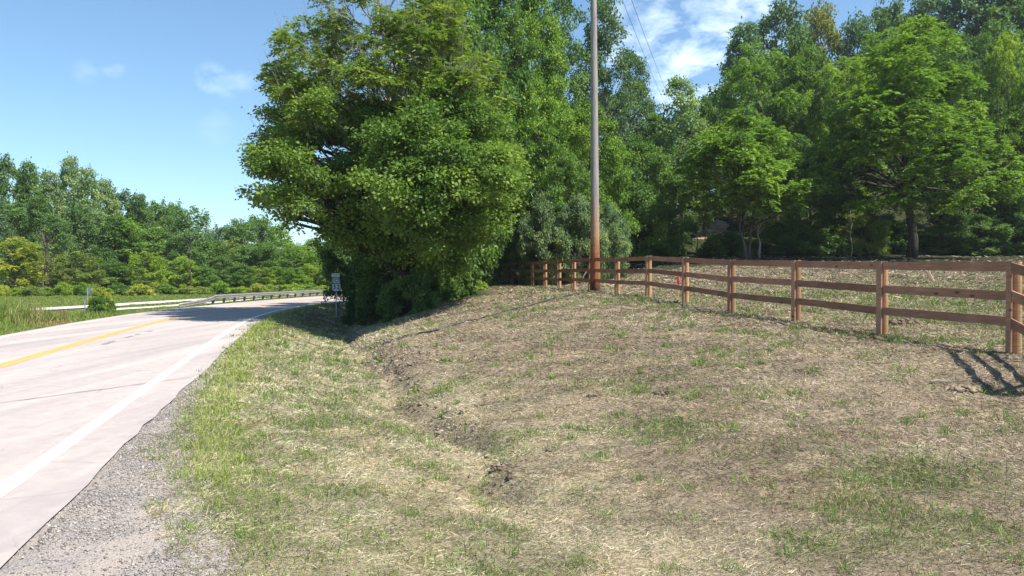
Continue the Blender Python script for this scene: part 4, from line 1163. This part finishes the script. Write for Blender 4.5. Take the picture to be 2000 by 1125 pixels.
# bare saplings and poles of the wood edge
def sapling(px, by, d, ty, r0, nbr, label, mat, seed, lean=0.0, leaf=None):
    rng = np.random.default_rng(seed); x = (px - 1000) / F * d; z = G(x, d); H = CAM_H + (HY - ty) / F * d - z
    e = empty('sapling', (x, d, z)); tag(e, label, 'sapling')
    m = MB(); path = [np.array([lean * t * H + rng.normal(0, .02) * H * (t > 0), rng.normal(0, .02) * H, -.1 + t * H]) for t in np.linspace(0, 1, 8)]
    m.tube(path, [r0 * (1 - .75 * t) for t in np.linspace(0, 1, 8)], 7); m.build('trunk', mat, e, True)
    if nbr:
        m = MB()
        for k in range(nbr):
            i = rng.integers(3, 8); a = path[i]; an = rng.random() * 6.283; l = H * rng.uniform(.15, .42)
            b = a + np.array([math.cos(an) * l * .6, math.sin(an) * l * .6, l * .75])
            lp = limb_path(a, b, .03 * l, rng, 5); m.tube(lp, [r0 * .35 * (1 - .8 * t) + .004 for t in np.linspace(0, 1, 5)], 4, False)
        m.build('branches', mat, e, True)
sapling(1662, 508, 55.5, 405, .05, 3, 'thin pale sapling trunk at the wood edge left of the large dark trunk', M_barkp, 1)
sapling(1482, 508, 54, 395, .10, 26, 'bare grey many-branched sapling in front of the wood beside the multi-stemmed tree', M_barkp, 2, -.03)
sapling(1246, 490, 58, 350, .09, 6, 'thin pale trunk in the shade right of the pole', M_barkp, 3, .02)
sapling(1322, 472, 62, 320, .12, 6, 'slim shaded trunk left of the brown clearing', M_bark, 4)
sapling(1361, 485, 58, 410, .05, 2, 'thin stem standing in front of the brown clearing', M_barkp, 5)
sapling(1141, 506, 43, 440, .055, 3, 'broken pale stick leaning in the bushes left of the pole', M_barkp, 6, .18)
sapling(1396, 450, 74, 380, .10, 2, 'dark slim trunk at the right of the brown clearing', M_barkd, 7)
sapling(88, 560, 79, 470, .12, 40, 'bare grey dead tree among the left woods near the yellow-green tree', M_bark, 8)
sapling(372, 560, 88, 480, .11, 3, 'bare trunk in the left woods left of the light green tree', M_bark, 9)
# sunlit brown clearing on the slope
cx, cy = (1372 - 1000) / F * 72, 72
M_clear = paint('bare_soil', (.25, .16, .10), .95, var=.55, scale=1.2)
V = []; nn_ = 14
for i in range(nn_):
    for j in range(nn_):
        a = cx - 2.0 + 4.4 * j / (nn_ - 1) + .5 * math.sin(i); b = cy - 5.5 + 12 * i / (nn_ - 1); V.append((a, b, G(a, b) + .04))
Fc = [(i * nn_ + j, i * nn_ + j + 1, (i + 1) * nn_ + j + 1, (i + 1) * nn_ + j) for i in range(nn_ - 1) for j in range(nn_ - 1)]
tag(mobj('path', np_mesh('path', V, Fc, M_clear, smooth=True)), 'bare brown track climbing into the wood', None, None, 'structure')

# ------------------------------------------------------------------ light, sky, camera
SUN_AZ, SUN_EL = 116.0, 57.0
sd_ = Vector((math.sin(R(SUN_AZ)) * math.cos(R(SUN_EL)), math.cos(R(SUN_AZ)) * math.cos(R(SUN_EL)), math.sin(R(SUN_EL))))
su = bpy.data.lights.new('sun', 'SUN'); su.energy = 4.6; su.angle = R(.53); su.color = (1, .955, .88)
so = bpy.data.objects.new('sun', su); COL.objects.link(so); so.rotation_euler = (-sd_).to_track_quat('-Z', 'Y').to_euler()
w = bpy.data.worlds.new('World'); scene.world = w; w.use_nodes = True
nt = w.node_tree; nt.nodes.clear(); N = NT(nt)
out = nt.nodes.new('ShaderNodeOutputWorld'); bg = nt.nodes.new('ShaderNodeBackground')
sky = nt.nodes.new('ShaderNodeTexSky'); sky.sky_type = 'NISHITA'; sky.sun_disc = False
sky.sun_elevation = R(SUN_EL); sky.sun_rotation = R(SUN_AZ); sky.air_density = 1.0; sky.dust_density = .25; sky.ozone_density = 1.6; sky.altitude = 200
D = N.n('ShaderNodeTexCoord').outputs['Generated']
nz = N.noise(N.map(D, (14, 14, 30)), 1.6, 8, .6, .3)
def puff(px, py, size, amt):
    v = Vector(W(px, py, 1.0)) - Vector((0, 0, CAM_H)); v.normalize()
    dn = N.n('ShaderNodeVectorMath', operation='DOT_PRODUCT'); nt.links.new(D, dn.inputs[0]); dn.inputs[1].default_value = v
    c = math.cos(math.atan(size / F))
    mr = N.n('ShaderNodeMapRange', interpolation_type='SMOOTHSTEP'); nt.links.new(dn.outputs['Value'], mr.inputs[0])
    mr.inputs[1].default_value = c; mr.inputs[2].default_value = 1.0; mr.inputs[3].default_value = 0; mr.inputs[4].default_value = amt
    return mr.outputs[0]
mask = None
for a in ((1303, 75, 75, .55), (1380, 150, 170, .75), (1300, 10, 90, .5), (1240, 120, 100, .5), (1450, 30, 90, .55), (1230, 30, 80, .4), (415, 152, 34, .26), (445, 166, 30, .2), (475, 160, 26, .2), (500, 150, 18, .2), (222, 128, 26, .26), (170, 142, 26, .15), (420, 250, 40, .1)):
    pz_ = puff(*a); mask = pz_ if mask is None else N.math('MAXIMUM', mask, pz_)
cf = N.math('MULTIPLY', mask, N.ramp(nz, [(.40, 0.0), (.66, 1.2)]), True)
skc = N.mix(1.0, sky.outputs[0], (.95, 1.15, 1.22), 'MULTIPLY')
col = N.mix(cf, skc, (8.0, 9.4, 10.0))
nt.links.new(col, bg.inputs[0]); bg.inputs[1].default_value = .078
nt.links.new(bg.outputs[0], out.inputs[0])

cam = bpy.data.cameras.new('camera'); co = bpy.data.objects.new('camera', cam); COL.objects.link(co)
cam.sensor_width = 36; cam.lens = F / 2000 * 36; cam.clip_end = 2000; cam.clip_start = .1
co.location = (0, 0, CAM_H); co.rotation_euler = (R(90 - .65), 0, 0)
scene.camera = co
vs = scene.view_settings; vs.view_transform = 'Standard'; vs.look = 'None'; vs.exposure = 1.02; vs.gamma = 1; vs.use_curve_mapping = False
scene.cycles.max_bounces = 6; scene.cycles.transmission_bounces = 4; scene.cycles.diffuse_bounces = 3; scene.cycles.glossy_bounces = 2


HZ = 0.00025
if HZ > 0:
    m, nt, out = new_mat('haze_air'); vp = nt.nodes.new('ShaderNodeVolumePrincipled')
    vp.inputs['Color'].default_value = (.86, .93, 1, 1); vp.inputs['Density'].default_value = HZ; vp.inputs['Anisotropy'].default_value = .3
    nt.links.new(vp.outputs[0], out.inputs['Volume'])
    mb = MB(); mb.box((0, 240, 32), (900, 600, 76)); tag(mb.build('haze', m), 'thin summer haze over the valley', None, None, 'stuff')
